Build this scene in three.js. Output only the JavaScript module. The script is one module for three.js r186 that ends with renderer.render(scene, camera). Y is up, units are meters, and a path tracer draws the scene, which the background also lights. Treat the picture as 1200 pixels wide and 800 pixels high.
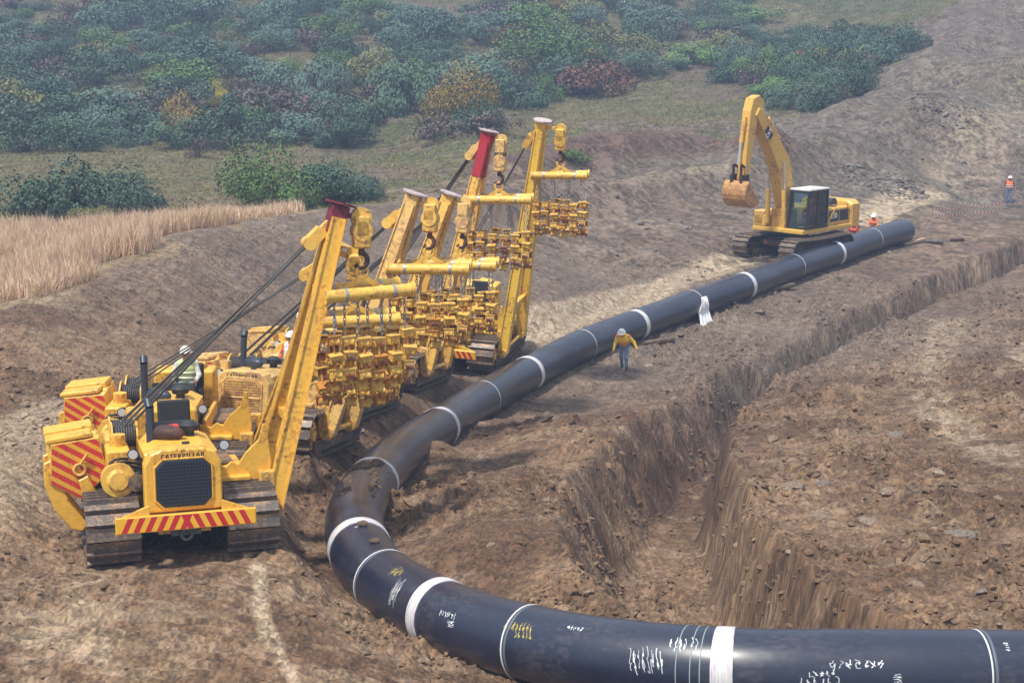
import * as THREE from 'three';
import { mergeGeometries } from 'three/addons/utils/BufferGeometryUtils.js';
import { RoundedBoxGeometry } from 'three/addons/geometries/RoundedBoxGeometry.js';
import { MarchingCubes } from 'three/addons/objects/MarchingCubes.js';
import { FontLoader } from 'three/addons/loaders/FontLoader.js';
import { TextGeometry } from 'three/addons/geometries/TextGeometry.js';

// ------------------------------------------------------------------ camera, sky, sun, exposure
const scene = new THREE.Scene();
const FOCAL = 1700, PITCH = Math.atan(360 / FOCAL), EYE = 9.2;
const camera = new THREE.PerspectiveCamera(2 * Math.atan(400 / FOCAL) * 180 / Math.PI, 1.5, 0.5, 1500);
camera.position.set(0, EYE, 0);
camera.rotation.set(-PITCH, 0, 0);

const renderer = new THREE.WebGLRenderer({ antialias: true });
renderer.toneMapping = THREE.LinearToneMapping;
renderer.toneMappingExposure = 1.48;
renderer.shadowMap.enabled = true;

{ // pale hazy overcast sky: air and thin cloud only
  const W = 256, Hh = 128, d = new Float32Array(W * Hh * 4);
  for (let j = 0; j < Hh; j++) {
    const el = ((j + 0.5) / Hh - 0.5) * Math.PI;              // row 0 is straight down
    for (let i = 0; i < W; i++) {
      const az = (i + 0.5) / W * Math.PI * 2;
      const up = Math.max(0, Math.sin(el));
      const c = 0.5 + 0.25 * Math.sin(3 * az + 4 * up) * Math.cos(2 * az - 7 * up) + 0.15 * Math.sin(9 * az + 11 * up);
      const k = 0.62 * (0.72 + 0.38 * up) * (0.93 + 0.12 * c) * (el < 0 ? 0.9 : 1);
      const o = (j * W + i) * 4;
      d[o] = 0.86 * k; d[o + 1] = 0.94 * k; d[o + 2] = 1.06 * k; d[o + 3] = 1;
    }
  }
  const t = new THREE.DataTexture(d, W, Hh, THREE.RGBAFormat, THREE.FloatType);
  t.mapping = THREE.EquirectangularReflectionMapping; t.magFilter = THREE.LinearFilter; t.needsUpdate = true;
  scene.background = t; scene.environment = t;
  scene.backgroundIntensity = 1; scene.environmentIntensity = 1;
}
const sun = new THREE.DirectionalLight(new THREE.Color(1, 0.94, 0.85), 3.9);
sun.position.set(-26, 78, -16); sun.target.position.set(0, 0, -45);
sun.castShadow = true; sun.shadow.radius = 10; sun.shadow.mapSize.set(2048, 2048);
Object.assign(sun.shadow.camera, { left: -70, right: 70, top: 90, bottom: -60, near: 1, far: 260 });
scene.add(sun, sun.target);
scene.fog = new THREE.FogExp2(new THREE.Color(0.50, 0.66, 0.98), 0.0015);

// ------------------------------------------------------------------ small tools
let seed = 20240611;
const rnd = () => { seed = (seed + 0x6D2B79F5) | 0; let t = Math.imul(seed ^ (seed >>> 15), 1 | seed); t = (t + Math.imul(t ^ (t >>> 7), 61 | t)) ^ t; return ((t ^ (t >>> 14)) >>> 0) / 4294967296; };
const rr = (a, b) => a + (b - a) * rnd();
const clamp = (v, a = 0, b = 1) => Math.min(b, Math.max(a, v));
const sm = (a, b, v) => { const t = clamp((v - a) / (b - a)); return t * t * (3 - 2 * t); };
const mix = (a, b, t) => a + (b - a) * t;
const V = (x, y, z) => new THREE.Vector3(x, y, z);
const hash2 = (i, j, s = 0) => { let h = Math.imul(i, 374761393) ^ Math.imul(j, 668265263) ^ Math.imul(s + 11, 974634777); h = Math.imul(h ^ (h >>> 13), 1274126177); return ((h ^ (h >>> 16)) >>> 0) / 4294967296; };
function vnoise(x, y, s = 0) {
  const i = Math.floor(x), j = Math.floor(y); let u = x - i, v = y - j; u = u * u * (3 - 2 * u); v = v * v * (3 - 2 * v);
  return mix(mix(hash2(i, j, s), hash2(i + 1, j, s), u), mix(hash2(i, j + 1, s), hash2(i + 1, j + 1, s), u), v);
}
function fbm(x, y, o = 4, s = 0) { let a = 0, w = 0.5, n = 0; for (let k = 0; k < o; k++) { a += w * vnoise(x, y, s + k); n += w; x = x * 2.03 + 7.3; y = y * 2.03 - 3.1; w *= 0.5; } return a / n; }
// cellular lumps: 1 in the middle of a clod, 0 in the crack
function lumps(x, y, s = 0) {
  const i = Math.floor(x), j = Math.floor(y); let d1 = 9, d2 = 9, id = 0;
  for (let a = -1; a <= 1; a++) for (let b = -1; b <= 1; b++) {
    const cx = i + a + hash2(i + a, j + b, s), cy = j + b + hash2(i + a, j + b, s + 1), d = Math.hypot(x - cx, y - cy);
    if (d < d1) { d2 = d1; d1 = d; id = hash2(i + a, j + b, s + 2); } else if (d < d2) d2 = d;
  }
  return clamp((d2 - d1) * 1.6) * (0.35 + 0.65 * id);
}
const used = new Map();
function numbered(name) { const n = used.get(name) || 0; used.set(name, n + 1); return n ? `${name}_${String(n).padStart(3, '0')}` : name; }
function thing(name, label, category, group) {
  const o = new THREE.Group(); o.name = numbered(name); o.userData = { label, category }; if (group) o.userData.group = group; scene.add(o); return o;
}
function tag(o, label, category, group, kind) {
  o.name = numbered(o.name); o.userData.label = label; if (category) o.userData.category = category; if (group) o.userData.group = group; if (kind) o.userData.kind = kind; scene.add(o); return o;
}
function copyThing(src, label) { const c = src.clone(); c.name = numbered(src.name.replace(/_\d+$/, '')); c.userData = { ...src.userData }; if (label) c.userData.label = label; scene.add(c); return c; }
// geometry helpers: all give non-indexed position / normal / uv
function fin(g, m) { if (g.index) g = g.toNonIndexed(); for (const k of Object.keys(g.attributes)) if (!['position', 'normal', 'uv'].includes(k)) g.deleteAttribute(k); if (m) g.applyMatrix4(m); return g; }
const M4 = (x = 0, y = 0, z = 0, rx = 0, ry = 0, rz = 0) => new THREE.Matrix4().compose(V(x, y, z), new THREE.Quaternion().setFromEuler(new THREE.Euler(rx, ry, rz)), V(1, 1, 1));
const box = (w, h, d, x, y, z, rx, ry, rz) => fin(new THREE.BoxGeometry(w, h, d), M4(x, y, z, rx, ry, rz));
const rbox = (w, h, d, r, x, y, z, rx, ry, rz) => fin(new RoundedBoxGeometry(w, h, d, 1, r), M4(x, y, z, rx, ry, rz));
const cyl = (r0, r1, h, n, x, y, z, rx, ry, rz) => fin(new THREE.CylinderGeometry(r1, r0, h, n), M4(x, y, z, rx, ry, rz));
const sph = (r, x, y, z, sx = 1, sy = 1, sz = 1, a = 12, b = 8) => { const g = new THREE.SphereGeometry(r, a, b); g.scale(sx, sy, sz); return fin(g, M4(x, y, z)); };
function alongMatrix(a, b) { // local +y runs a -> b, origin at the middle
  const d = b.clone().sub(a), q = new THREE.Quaternion().setFromUnitVectors(V(0, 1, 0), d.clone().normalize());
  return new THREE.Matrix4().compose(a.clone().add(b).multiplyScalar(0.5), q, V(1, 1, 1));
}
const rod = (a, b, r, n = 8, r2 = r) => { const g = new THREE.CylinderGeometry(r2, r, a.distanceTo(b), n); return fin(g, alongMatrix(a, b)); };
function beam(a, b, w, d, w2 = w, d2 = d, ref = V(0, 0, 1)) { // tapered box beam, w along (ref x axis), d along ref
  const ax = b.clone().sub(a), L = ax.length(); ax.normalize(); const X = ax.clone().cross(ref).normalize(), Z = X.clone().cross(ax).normalize();
  const g = new THREE.BoxGeometry(1, L, 1), p = g.attributes.position;
  for (let i = 0; i < p.count; i++) { const t = p.getY(i) > 0; p.setX(i, p.getX(i) * (t ? w2 : w)); p.setZ(i, p.getZ(i) * (t ? d2 : d)); }
  g.computeVertexNormals();
  return fin(g, new THREE.Matrix4().makeBasis(X, ax, Z).setPosition(a.clone().add(b).multiplyScalar(0.5)));
}
function tube(pts, r, n = 8, seg = 0) { const c = new THREE.CatmullRomCurve3(pts, false, 'centripetal'); return fin(new THREE.TubeGeometry(c, seg || pts.length * 4, r, n, false)); }
function poly(pts, depth, bevel = 0.01) { // outline in x,y; extruded along z, centred
  const s = new THREE.Shape(pts.map(p => new THREE.Vector2(p[0], p[1])));
  const g = new THREE.ExtrudeGeometry(s, { depth: depth - 2 * bevel, bevelEnabled: bevel > 0, bevelSize: bevel, bevelThickness: bevel, bevelSegments: 1, curveSegments: 6 });
  g.translate(0, 0, -(depth - 2 * bevel) / 2); return fin(g);
}
const turn = (g, x = 0, y = 0, z = 0, rx = 0, ry = 0, rz = 0) => g.applyMatrix4(M4(x, y, z, rx, ry, rz));
function boxUV(g, s = 2) { // uv in metres / s, chosen by the facing of each triangle
  const p = g.attributes.position, n = g.attributes.normal, uv = g.attributes.uv;
  for (let i = 0; i < p.count; i += 3) {
    const ax = Math.abs(n.getX(i)), ay = Math.abs(n.getY(i)), az = Math.abs(n.getZ(i));
    for (let k = i; k < i + 3; k++) {
      const x = p.getX(k), y = p.getY(k), z = p.getZ(k);
      if (ay >= ax && ay >= az) uv.setXY(k, x / s, z / s); else if (ax >= az) uv.setXY(k, z / s + 0.37, y / s); else uv.setXY(k, x / s + 0.61, y / s);
    }
  }
  return g;
}
function part(name, geos, mat, parent, keepUV) {
  const list = Array.isArray(geos) ? geos : [geos]; let g = list.length > 1 ? mergeGeometries(list) : list[0];
  if (!keepUV) boxUV(g); const m = new THREE.Mesh(g, mat); m.name = name; parent.add(m); return m;
}
// ------------------------------------------------------------------ textures and materials
function noiseTexture(N, fn, srgb = true) {
  const d = new Uint8Array(N * N * 4);
  for (let j = 0; j < N; j++) for (let i = 0; i < N; i++) { const c = fn(i / N, j / N, i, j), o = (j * N + i) * 4; d[o] = clamp(c[0]) * 255; d[o + 1] = clamp(c[1]) * 255; d[o + 2] = clamp(c[2]) * 255; d[o + 3] = 255; }
  const t = new THREE.DataTexture(d, N, N); t.wrapS = t.wrapT = THREE.RepeatWrapping; t.magFilter = THREE.LinearFilter; t.minFilter = THREE.LinearMipmapLinearFilter; t.generateMipmaps = true;
  if (srgb) t.colorSpace = THREE.SRGBColorSpace; t.needsUpdate = true; return t;
}
// tiling noise: blend of four shifted samples
function tileN(u, v, f, o, s) { const a = fbm(u * f, v * f, o, s), b = fbm((u - 1) * f, v * f, o, s), c = fbm(u * f, (v - 1) * f, o, s), d = fbm((u - 1) * f, (v - 1) * f, o, s); const w = (k) => sm(0.75, 1, k); return mix(mix(a, b, w(u)), mix(c, d, w(u)), w(v)); }
const soilMap = noiseTexture(512, (u, v) => {
  const a = tileN(u, v, 9, 4, 1), b = tileN(u, v, 60, 2, 5), c = tileN(u, v, 24, 3, 8);
  const k = 0.66 + 0.30 * a + 0.55 * (b - 0.5) + 0.50 * (c - 0.5), st = b > 0.70 && c > 0.5 ? 0.16 : 0;
  return [k + st, k * (0.975 + 0.03 * c) + st, k * (0.94 + 0.08 * a) + st];
});
const soilBump = noiseTexture(512, (u, v) => { const k = 0.5 * tileN(u, v, 14, 4, 21) + 0.5 * tileN(u, v, 50, 3, 25); return [k, k, k]; }, false);
const paintMap = noiseTexture(512, (u, v) => {
  const a = tileN(u, v, 5, 4, 31), b = tileN(u, v, 40, 3, 35), c = tileN(u, v, 16, 3, 39);
  const mud = sm(0.52, 0.72, a * 0.6 + b * 0.4) * 0.65, chip = c > 0.74 && b > 0.64 ? 0.22 : 0, k = 1 - 0.12 * (b - 0.3);
  return [k - mud * 0.22 - chip, k - mud * 0.30 - chip * 0.9, k - mud * 0.10 - chip * 0.6];
});
const dirtyPaintMap = noiseTexture(512, (u, v) => {
  const a = tileN(u, v, 4, 4, 51), b = tileN(u, v, 34, 3, 55), c = tileN(u, v, 14, 3, 59);
  const mud = sm(0.44, 0.70, a * 0.5 + b * 0.5) * 0.6, chip = c > 0.70 && b > 0.64 ? 0.22 : 0, k = 1 - 0.14 * (b - 0.3);
  return [k - mud * 0.28 - chip, k - mud * 0.36 - chip * 0.95, k - mud * 0.12 - chip * 0.6];
});
const steelMap = noiseTexture(256, (u, v) => { const a = tileN(u, v, 6, 4, 71), b = tileN(u, v, 36, 3, 75), m = sm(0.42, 0.66, a * 0.6 + b * 0.4); return [mix(0.62, 1.0, m), mix(0.62, 0.86, m), mix(0.64, 0.70, m)]; });
const lin = (r, g, b) => new THREE.Color().setRGB(r, g, b);
const std = (c, rough = 0.6, o = {}) => new THREE.MeshStandardMaterial({ color: c, roughness: rough, ...o });
const paint = (r, g, b, dirty, rough = 0.42) => std(lin(r, g, b), rough, { map: dirty ? dirtyPaintMap : paintMap, bumpMap: soilBump, bumpScale: 0.004 });
const MAT = {
  yellow: paint(0.82, 0.46, 0.055), ochre: paint(0.80, 0.49, 0.09, true), tan: paint(0.74, 0.48, 0.15, true), lemon: paint(0.82, 0.53, 0.06), cradleY: paint(0.80, 0.50, 0.085, false, 0.5), cradleO: paint(0.60, 0.27, 0.035, true, 0.6),
  red: std(lin(0.42, 0.015, 0.03), 0.45, { map: paintMap }), maroon: std(lin(0.20, 0.02, 0.035), 0.5, { map: paintMap }), white: std(lin(0.74, 0.74, 0.72), 0.5, { map: paintMap }),
  black: std(lin(0.022, 0.023, 0.026), 0.5), blackBlue: std(lin(0.03, 0.04, 0.06), 0.4), rubber: std(lin(0.03, 0.03, 0.032), 0.8), rust: std(lin(0.13, 0.06, 0.045), 0.7, { map: steelMap }),
  shoe: std(lin(0.42, 0.36, 0.31), 0.5, { map: steelMap, metalness: 0.35, bumpMap: soilBump, bumpScale: 0.01 }), steel: std(lin(0.30, 0.29, 0.28), 0.45, { map: steelMap, metalness: 0.5 }), mudPlate: std(lin(0.30, 0.23, 0.17), 0.7, { map: steelMap }), chrome: std(lin(0.75, 0.76, 0.78), 0.2, { metalness: 0.9 }),
  cable: std(lin(0.055, 0.052, 0.05), 0.6), chain: std(lin(0.36, 0.36, 0.38), 0.45, { metalness: 0.5 }), grille: std(lin(0.02, 0.024, 0.035), 0.45), roller: std(lin(0.50, 0.20, 0.06), 0.6, { map: dirtyPaintMap }), rollerDark: std(lin(0.30, 0.13, 0.07), 0.6, { map: dirtyPaintMap }),
  capPale: std(lin(0.55, 0.46, 0.42), 0.6, { map: dirtyPaintMap }), lens: std(lin(0.5, 0.52, 0.55), 0.12), seat: std(lin(0.02, 0.02, 0.02), 0.75), glass: new THREE.MeshPhysicalMaterial({ color: lin(0.72, 0.82, 0.88), roughness: 0.04, transmission: 1, thickness: 0, ior: 1.5 }), ink: std(lin(0.02, 0.02, 0.025), 0.6), lettersWhite: std(lin(0.8, 0.8, 0.8), 0.5),
  cloth: std(lin(0.78, 0.78, 0.80), 0.85, { side: THREE.DoubleSide }), wood: std(lin(0.36, 0.26, 0.17), 0.8),
};
function canvasTex(w, h, draw) { const c = document.createElement('canvas'); c.width = w; c.height = h; draw(c.getContext('2d'), w, h); const t = new THREE.CanvasTexture(c); t.colorSpace = THREE.SRGBColorSpace; t.wrapS = t.wrapT = THREE.RepeatWrapping; return t; }
const font = await new FontLoader().loadAsync('fonts/droid/droid_sans_bold.typeface.json');
function letters(text, size, depth = 0.006) { const g = new TextGeometry(text, { font, size, depth, curveSegments: 3, bevelEnabled: false }); g.computeBoundingBox(); g.translate(-(g.boundingBox.max.x + g.boundingBox.min.x) / 2, 0, 0); return fin(g); }

// ------------------------------------------------------------------ survey: sight lines from the viewpoint at measured distances
const CP = Math.cos(PITCH), SP = Math.sin(PITCH);
function at(px, py, d) { const xc = (px - 600) / FOCAL * d, yc = -(py - 400) / FOCAL * d; return V(xc, EYE + yc * CP - d * SP, -yc * SP - d * CP); }
// ------------------------------------------------------------------ terrain from surveyed points (thin-plate spline)
const PIPE_R = 0.6;
const pipePts = [[1620, 792, 20.9], [1400, 790, 20.7], [1200, 788, 20.6], [1020, 787, 20.5], [850, 785, 20.6], [690, 768, 21.6], [575, 742, 23.0], [500, 712, 24.5], [440, 672, 26.3], [417, 630, 28.2], [420, 592, 30.8], [440, 562, 33.8], [470, 531, 37.3], [515, 501, 41.5], [565, 468, 45.6], [618, 438, 49.6], [682, 405, 53.4], [745, 381, 56.6], [810, 357, 60], [870, 336, 63], [930, 313, 66.8], [978, 297, 70], [1022, 281, 73.2], [1060, 270, 75.8]].map(a => at(...a));
const survey = [
  [-60, 800, 20.6], [0, 800, 20.6], [200, 800, 20.6], [400, 800, 20.6], [-100, 700, 23.3], [100, 700, 23.4], [300, 700, 23.4], [0, 600, 27.2], [100, 655, 25], [290, 648, 25.2], [-100, 520, 33], [0, 530, 32], [60, 472, 38], [-80, 470, 38], [200, 604, 29.2], [205, 574, 31], [290, 530, 34.5], [150, 540, 33],
  [354, 542, 32.5], [412, 506, 38.1], [478, 473, 43.3], [545, 433, 49], [240, 445, 42], [380, 420, 47], [450, 418, 49.5], [500, 414, 51], [598, 411, 52.2],
  [0, 398, 42.5], [-120, 420, 42], [110, 358, 46.5], [220, 302, 52], [330, 277, 58], [400, 263, 62.5], [500, 250, 67], [0, 330, 52], [120, 290, 58], [100, 262, 68], [200, 256, 68], [330, 250, 70], [-100, 275, 66],
  [640, 378, 54.5], [700, 362, 58], [800, 328, 64], [880, 302, 68.5], [905, 296, 70], [1000, 253, 82], [1090, 234, 91], [760, 332, 65], [640, 236, 74], [700, 232, 77], [760, 226, 80], [870, 216, 86], [560, 250, 70], [600, 210, 82], [700, 184, 88], [800, 196, 92], [850, 200, 95],
  [700, 150, 112], [600, 178, 100], [500, 170, 104], [800, 125, 128], [760, 95, 140], [850, 60, 155], [950, 22, 172], [600, 90, 140], [600, 40, 160], [600, 0, 180], [250, 202, 92], [100, 192, 96], [400, 192, 94], [0, 200, 92], [300, 165, 108], [100, 160, 110], [300, 100, 132], [0, 100, 132], [450, 120, 125], [300, 50, 152], [0, 50, 152], [300, 0, 176], [0, 0, 176], [-150, 100, 132], [-150, 0, 176],
  [1200, 0, 150], [1100, 30, 146], [1300, 0, 148], [1000, 95, 124], [900, 150, 108], [1100, 120, 116], [1200, 90, 118], [1350, 90, 116], [1000, 195, 97], [1100, 178, 100], [1200, 150, 104], [1040, 215, 93], [1183, 240, 93], [1200, 255, 84], [1330, 230, 92], [1140, 262, 82],
  [1180, 286, 76], [1000, 362, 62], [850, 437, 51], [729, 441, 51.5], [770, 482, 43.5], [700, 532, 36], [655, 575, 31.5], [652, 620, 27.8], [690, 690, 23.9], [735, 730, 22.5], [600, 500, 41], [560, 560, 32.5], [540, 620, 27.6],
  [1200, 310, 70], [1100, 352, 62], [1000, 402, 54], [900, 452, 46.5], [862, 502, 39.5], [860, 550, 33.8], [885, 610, 28.9], [960, 690, 24.2], [1040, 728, 22.6], [1200, 450, 42], [1200, 380, 53], [1050, 480, 40], [1200, 600, 28], [1050, 600, 29], [1200, 720, 22.8], [1400, 600, 28], [1400, 450, 42], [1400, 340, 62],
].map(a => at(...a)).map(v => [v.x, v.z, v.y]);
for (const v of pipePts) survey.push([v.x, v.z, v.y - PIPE_R * 0.93]);
for (const [x, z, y] of [[-60, -20, 0], [-60, -60, 2], [-90, -110, 4], [-120, -200, 30], [0, -260, 36], [-60, -260, 36], [70, -250, 38], [140, -180, 24], [100, -110, 6], [70, -60, 0.4], [50, -22, 0.2], [-30, -8, 0], [30, -8, 0], [0, -6, 0]]) survey.push([x, z, y]);
const tps = (() => {
  const n = survey.length, K = (r2) => r2 > 0 ? 0.5 * r2 * Math.log(r2) : 0, S = 20, N = n + 3, A = [];
  const X = survey.map(p => p[0] / S), Z = survey.map(p => p[1] / S);
  for (let i = 0; i < N; i++) { A.push(new Float64Array(N + 1)); }
  for (let i = 0; i < n; i++) {
    for (let j = 0; j < n; j++) A[i][j] = K((X[i] - X[j]) ** 2 + (Z[i] - Z[j]) ** 2);
    A[i][i] += 0.0022; A[i][n] = A[n][i] = 1; A[i][n + 1] = A[n + 1][i] = X[i]; A[i][n + 2] = A[n + 2][i] = Z[i]; A[i][N] = survey[i][2];
  }
  for (let c = 0; c < N; c++) {
    let b = c; for (let r = c + 1; r < N; r++) if (Math.abs(A[r][c]) > Math.abs(A[b][c])) b = r;
    [A[c], A[b]] = [A[b], A[c]];
    for (let r = c + 1; r < N; r++) { const f = A[r][c] / A[c][c]; if (f) for (let k = c; k <= N; k++) A[r][k] -= f * A[c][k]; }
  }
  const w = new Float64Array(N);
  for (let c = N - 1; c >= 0; c--) { let s = A[c][N]; for (let k = c + 1; k < N; k++) s -= A[c][k] * w[k]; w[c] = s / A[c][c]; }
  return (x, z) => { x /= S; z /= S; let s = w[n] + w[n + 1] * x + w[n + 2] * z; for (let i = 0; i < n; i++) { const dx = x - X[i], dz = z - Z[i], r2 = dx * dx + dz * dz; if (r2 > 0) s += w[i] * 0.5 * r2 * Math.log(r2); } return s; };
})();
function hitGround(px, py, H = tps, d0 = 14, d1 = 330) { // where a sight line meets the land
  let a = d0, pa = at(px, py, a);
  for (let d = d0; d < d1; d *= 1.012) { const p = at(px, py, d); if (p.y <= H(p.x, p.z)) { let lo = a, hi = d; for (let k = 0; k < 16; k++) { const m = (lo + hi) / 2, q = at(px, py, m); if (q.y <= H(q.x, q.z)) hi = m; else lo = m; } const q = at(px, py, hi); q.y = H(q.x, q.z); return q; } a = d; }
  return at(px, py, d1);
}
const line = (pts) => pts.map(p => { const v = hitGround(p[0], p[1]); return [v.x, v.z]; });
function distLine(L, x, z) { let best = 1e9; for (let i = 0; i + 1 < L.length; i++) { const ax = L[i][0], az = L[i][1], bx = L[i + 1][0] - ax, bz = L[i + 1][1] - az; const t = clamp(((x - ax) * bx + (z - az) * bz) / (bx * bx + bz * bz)); const d = Math.hypot(x - ax - t * bx, z - az - t * bz); if (d < best) best = d; } return best; }
function inside(L, x, z) { let c = false; for (let i = 0, j = L.length - 1; i < L.length; j = i++) if ((L[i][1] > z) !== (L[j][1] > z) && x < (L[j][0] - L[i][0]) * (z - L[i][1]) / (L[j][1] - L[i][1]) + L[i][0]) c = !c; return c; }
function bbox(L, m) { const xs = L.map(p => p[0]), zs = L.map(p => p[1]); return [Math.min(...xs) - m, Math.max(...xs) + m, Math.min(...zs) - m, Math.max(...zs) + m]; }
const inBox = (b, x, z) => x > b[0] && x < b[1] && z > b[2] && z < b[3];
const lipL = line([[800, 800], [765, 756], [735, 727], [690, 690], [652, 622], [653, 580], [700, 530], [770, 482], [850, 437], [1000, 362], [1180, 286]]); lipL.push([lipL[10][0] + 16, lipL[10][1] - 20]);
const lipR = line([[1115, 800], [1075, 756], [1040, 727], [960, 690], [885, 610], [860, 550], [862, 502], [900, 452], [1000, 402], [1100, 352], [1200, 310]]); lipR.push([lipR[10][0] + 16, lipR[10][1] - 20]);
const trenchPoly = [...lipL, ...[...lipR].reverse()], trenchBox = bbox(trenchPoly, 1);
function trench(x, z) {
  if (!inBox(trenchBox, x, z)) return 0;
  const wob = 0.5 * (fbm(x * 0.8, z * 0.8, 3, 41) - 0.5), xx = x + wob, zz = z + 0.6 * (fbm(x * 0.9, z * 0.9, 3, 47) - 0.5);
  if (!inside(trenchPoly, xx, zz)) return 0;
  const dl = distLine(lipL, xx, zz), dr = distLine(lipR, xx, zz), near = clamp((-z - 17.6) / 1.8), teeth = 0.07 * (fbm(x * 3.1 + z * 0.6, z * 0.9 - x * 0.3, 2, 43) - 0.5);
  const t = Math.min(dl / 1.4, dr / 0.75) + teeth + 0.05 * (fbm(x * 5, z * 5, 2, 45) - 0.5);
  return 2.2 * near * (0.4 * sm(0, 1, t) + 0.6 * clamp(t));
}
const haul = [line([[560, 412], [640, 384], [720, 356], [800, 327], [880, 300]]), line([[600, 392], [680, 364], [760, 336], [860, 300]])];
const haulFar = [line([[985, 262], [1010, 248], [1040, 238], [1062, 234]]), line([[1020, 262], [1050, 247], [1080, 238], [1100, 232]])];
const upRoad = line([[1120, 215], [1160, 170], [1200, 135], [1260, 90]]);
const paleStreak = line([[302, 664], [303, 690], [306, 725], [322, 760], [345, 800], [352, 820]]);
const leftRoad = [line([[-40, 620], [20, 545], [70, 500]]), line([[-60, 560], [0, 510], [60, 480]])];
const printsA = line([[115, 672], [112, 730], [108, 800], [105, 850]]), printsB = line([[20, 700], [50, 760], [60, 820]]);
const rightTracks = [line([[1110, 380], [1080, 450], [1110, 500], [1190, 545]]), line([[1210, 400], [1190, 440]])];
const stripRoad = line([[860, 215], [960, 165], [1060, 110], [1150, 40], [1220, -10]]);
const pipeLine = pipePts.map(v => [v.x, v.z]), pipeBox = bbox(pipeLine, 3);
const reedPoly = line([[-150, 400], [0, 392], [60, 372], [110, 352], [160, 328], [220, 298], [290, 283], [352, 266], [395, 254], [380, 247], [330, 250], [250, 252], [150, 258], [60, 266], [-150, 280]]), reedBox = bbox(reedPoly, 2);
const neck = hitGround(476, 528), neckL = hitGround(450, 545);
const foreRoad = [...line([[-80, 830], [-80, 560], [20, 520], [90, 560], [330, 640], [365, 690], [430, 770], [520, 850]])];
const roadBox = bbox(foreRoad, 1);
const heap = line([[585, 219], [640, 202], [700, 187], [760, 190], [830, 199], [885, 210]]), bench = line([[545, 270], [640, 240], [760, 229], [870, 219]]), stripEdge = line([[880, 214], [960, 168], [1060, 108], [1140, 48], [1200, -5]]), terrace = line([[930, 215], [1010, 180], [1090, 150], [1200, 95]]);
const bankCrest = line([[-120, 420], [0, 398], [110, 358], [220, 302], [330, 277], [400, 263], [500, 254], [600, 246]]), bankToe = line([[-100, 490], [60, 474], [240, 446], [380, 424]]);
const heapBox = bbox(heap, 12), mound = hitGround(1110, 160), mound2 = hitGround(1010, 205), mound3 = hitGround(1150, 95);
// level stands under the machines: centre (px, distance), heading, half width, half length
const stands = {}, DEG = Math.PI / 180;
for (const [key, px, py, d, yaw, hw, hl, lift] of [['a', 203, 612, 27.2, 19, 1.8, 2.2, 0], ['b', 206, 560, 31.3, 4, 1.8, 2.2, 0], ['c', 318, 515, 35.4, -12, 1.8, 2.2, 0], ['d', 378, 480, 40.6, -15, 1.8, 2.2, 0], ['e', 450, 450, 45.8, -16, 1.8, 2.2, 0], ['f', 546, 412, 51.3, -18, 1.8, 2.2, -0.15], ['x', 930, 290, 70.2, -46, 1.8, 2.6, 0]]) {
  const p = at(px, py, d), q = yaw * DEG, c = Math.cos(q), s = Math.sin(q), g = (x, z) => tps(p.x + x * c + z * s, p.z - x * s + z * c);
  const mid = (g(hw, hl) + g(-hw, hl) + g(hw, -hl) + g(-hw, -hl) + 2 * g(0, 0)) / 6, fz = (g(hw, hl) + g(-hw, hl) - g(hw, -hl) - g(-hw, -hl)) / (4 * hl), fx = (g(hw, hl) + g(hw, -hl) - g(-hw, hl) - g(-hw, -hl)) / (4 * hw);
  stands[key] = { x: p.x, z: p.z, y: mid + lift, c, s, yaw: q, hw, hl, sz: fz, sx: 0.12 * fx };
}
function level(x, z, h) { for (const k in stands) { const t = stands[k], dx = x - t.x, dz = z - t.z; if (dx * dx + dz * dz > 22) continue; const lx = dx * t.c - dz * t.s, lz = dx * t.s + dz * t.c, e = Math.hypot(Math.max(0, Math.abs(lx) - t.hw), Math.max(0, Math.abs(lz) - t.hl)), w0 = 1 - sm(0, 1.3, e), w = w0 && w0 * sm(0.9, 1.7, distLine(pipeLine, x, z)); if (w) h = mix(h, t.y + lx * t.sx + lz * t.sz, w); } return h; }
// large land form, with the trench, the heaps by the pipe and the grazed hummocks
function H0(x, z) {
  const d = -z; let h = level(x, z, tps(x, z)) - trench(x, z);
  h += 0.45 * Math.exp(-((x - neck.x - 0.8) ** 2 + (z - neck.z - 0.5) ** 2) / 0.55);
  h += 0.25 * Math.exp(-((x - neckL.x - 1.2) ** 2 + (z - neckL.z) ** 2) / 1.2);
  if (d > 50) {
    const R = (L, w, a) => { const q = distLine(L, x, z) / w; return q < 3 ? a * Math.exp(-q * q) : 0; }, B = (m, r, a) => a * Math.exp(-((x - m.x) ** 2 + (z - m.z) ** 2) / (r * r));
    if (inBox(heapBox, x, z)) h += R(heap, 2.4, 1.7 + 0.5 * (fbm(x * 0.5, z * 0.5, 2, 71) - 0.5)) + R(bench, 1.7, 1.0);
    h += R(stripEdge, 2.2, 1.2) + R(terrace, 2.0, 1.1) + B(mound, 5.5, 2.3) + B(mound2, 4.5, 1.4) + B(mound3, 5, 1.8);
  }
  if (x < 4 && d > 34) { const q = distLine(bankCrest, x, z) / 2.4; if (q < 3) h += 0.7 * Math.exp(-q * q) * (1 - sm(1, 4, x)); }
  if (d > 60) { const f = sm(60, 110, d); h += f * (1.6 * (fbm(x / 14, z / 14, 3, 61) - 0.5) + 0.6 * (fbm(x / 4, z / 4, 3, 67) - 0.5)); if (x > 8) h += f * sm(8, 18, x) * (0.5 * Math.abs(fbm(x / 9 + z / 30, z / 5, 3, 69) - 0.5) * 2 - 0.2); }
  else h += 0.25 * (fbm(x / 3.5, z / 3.5, 2, 63) - 0.5) * sm(20, 40, d);
  return h;
}
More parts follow.
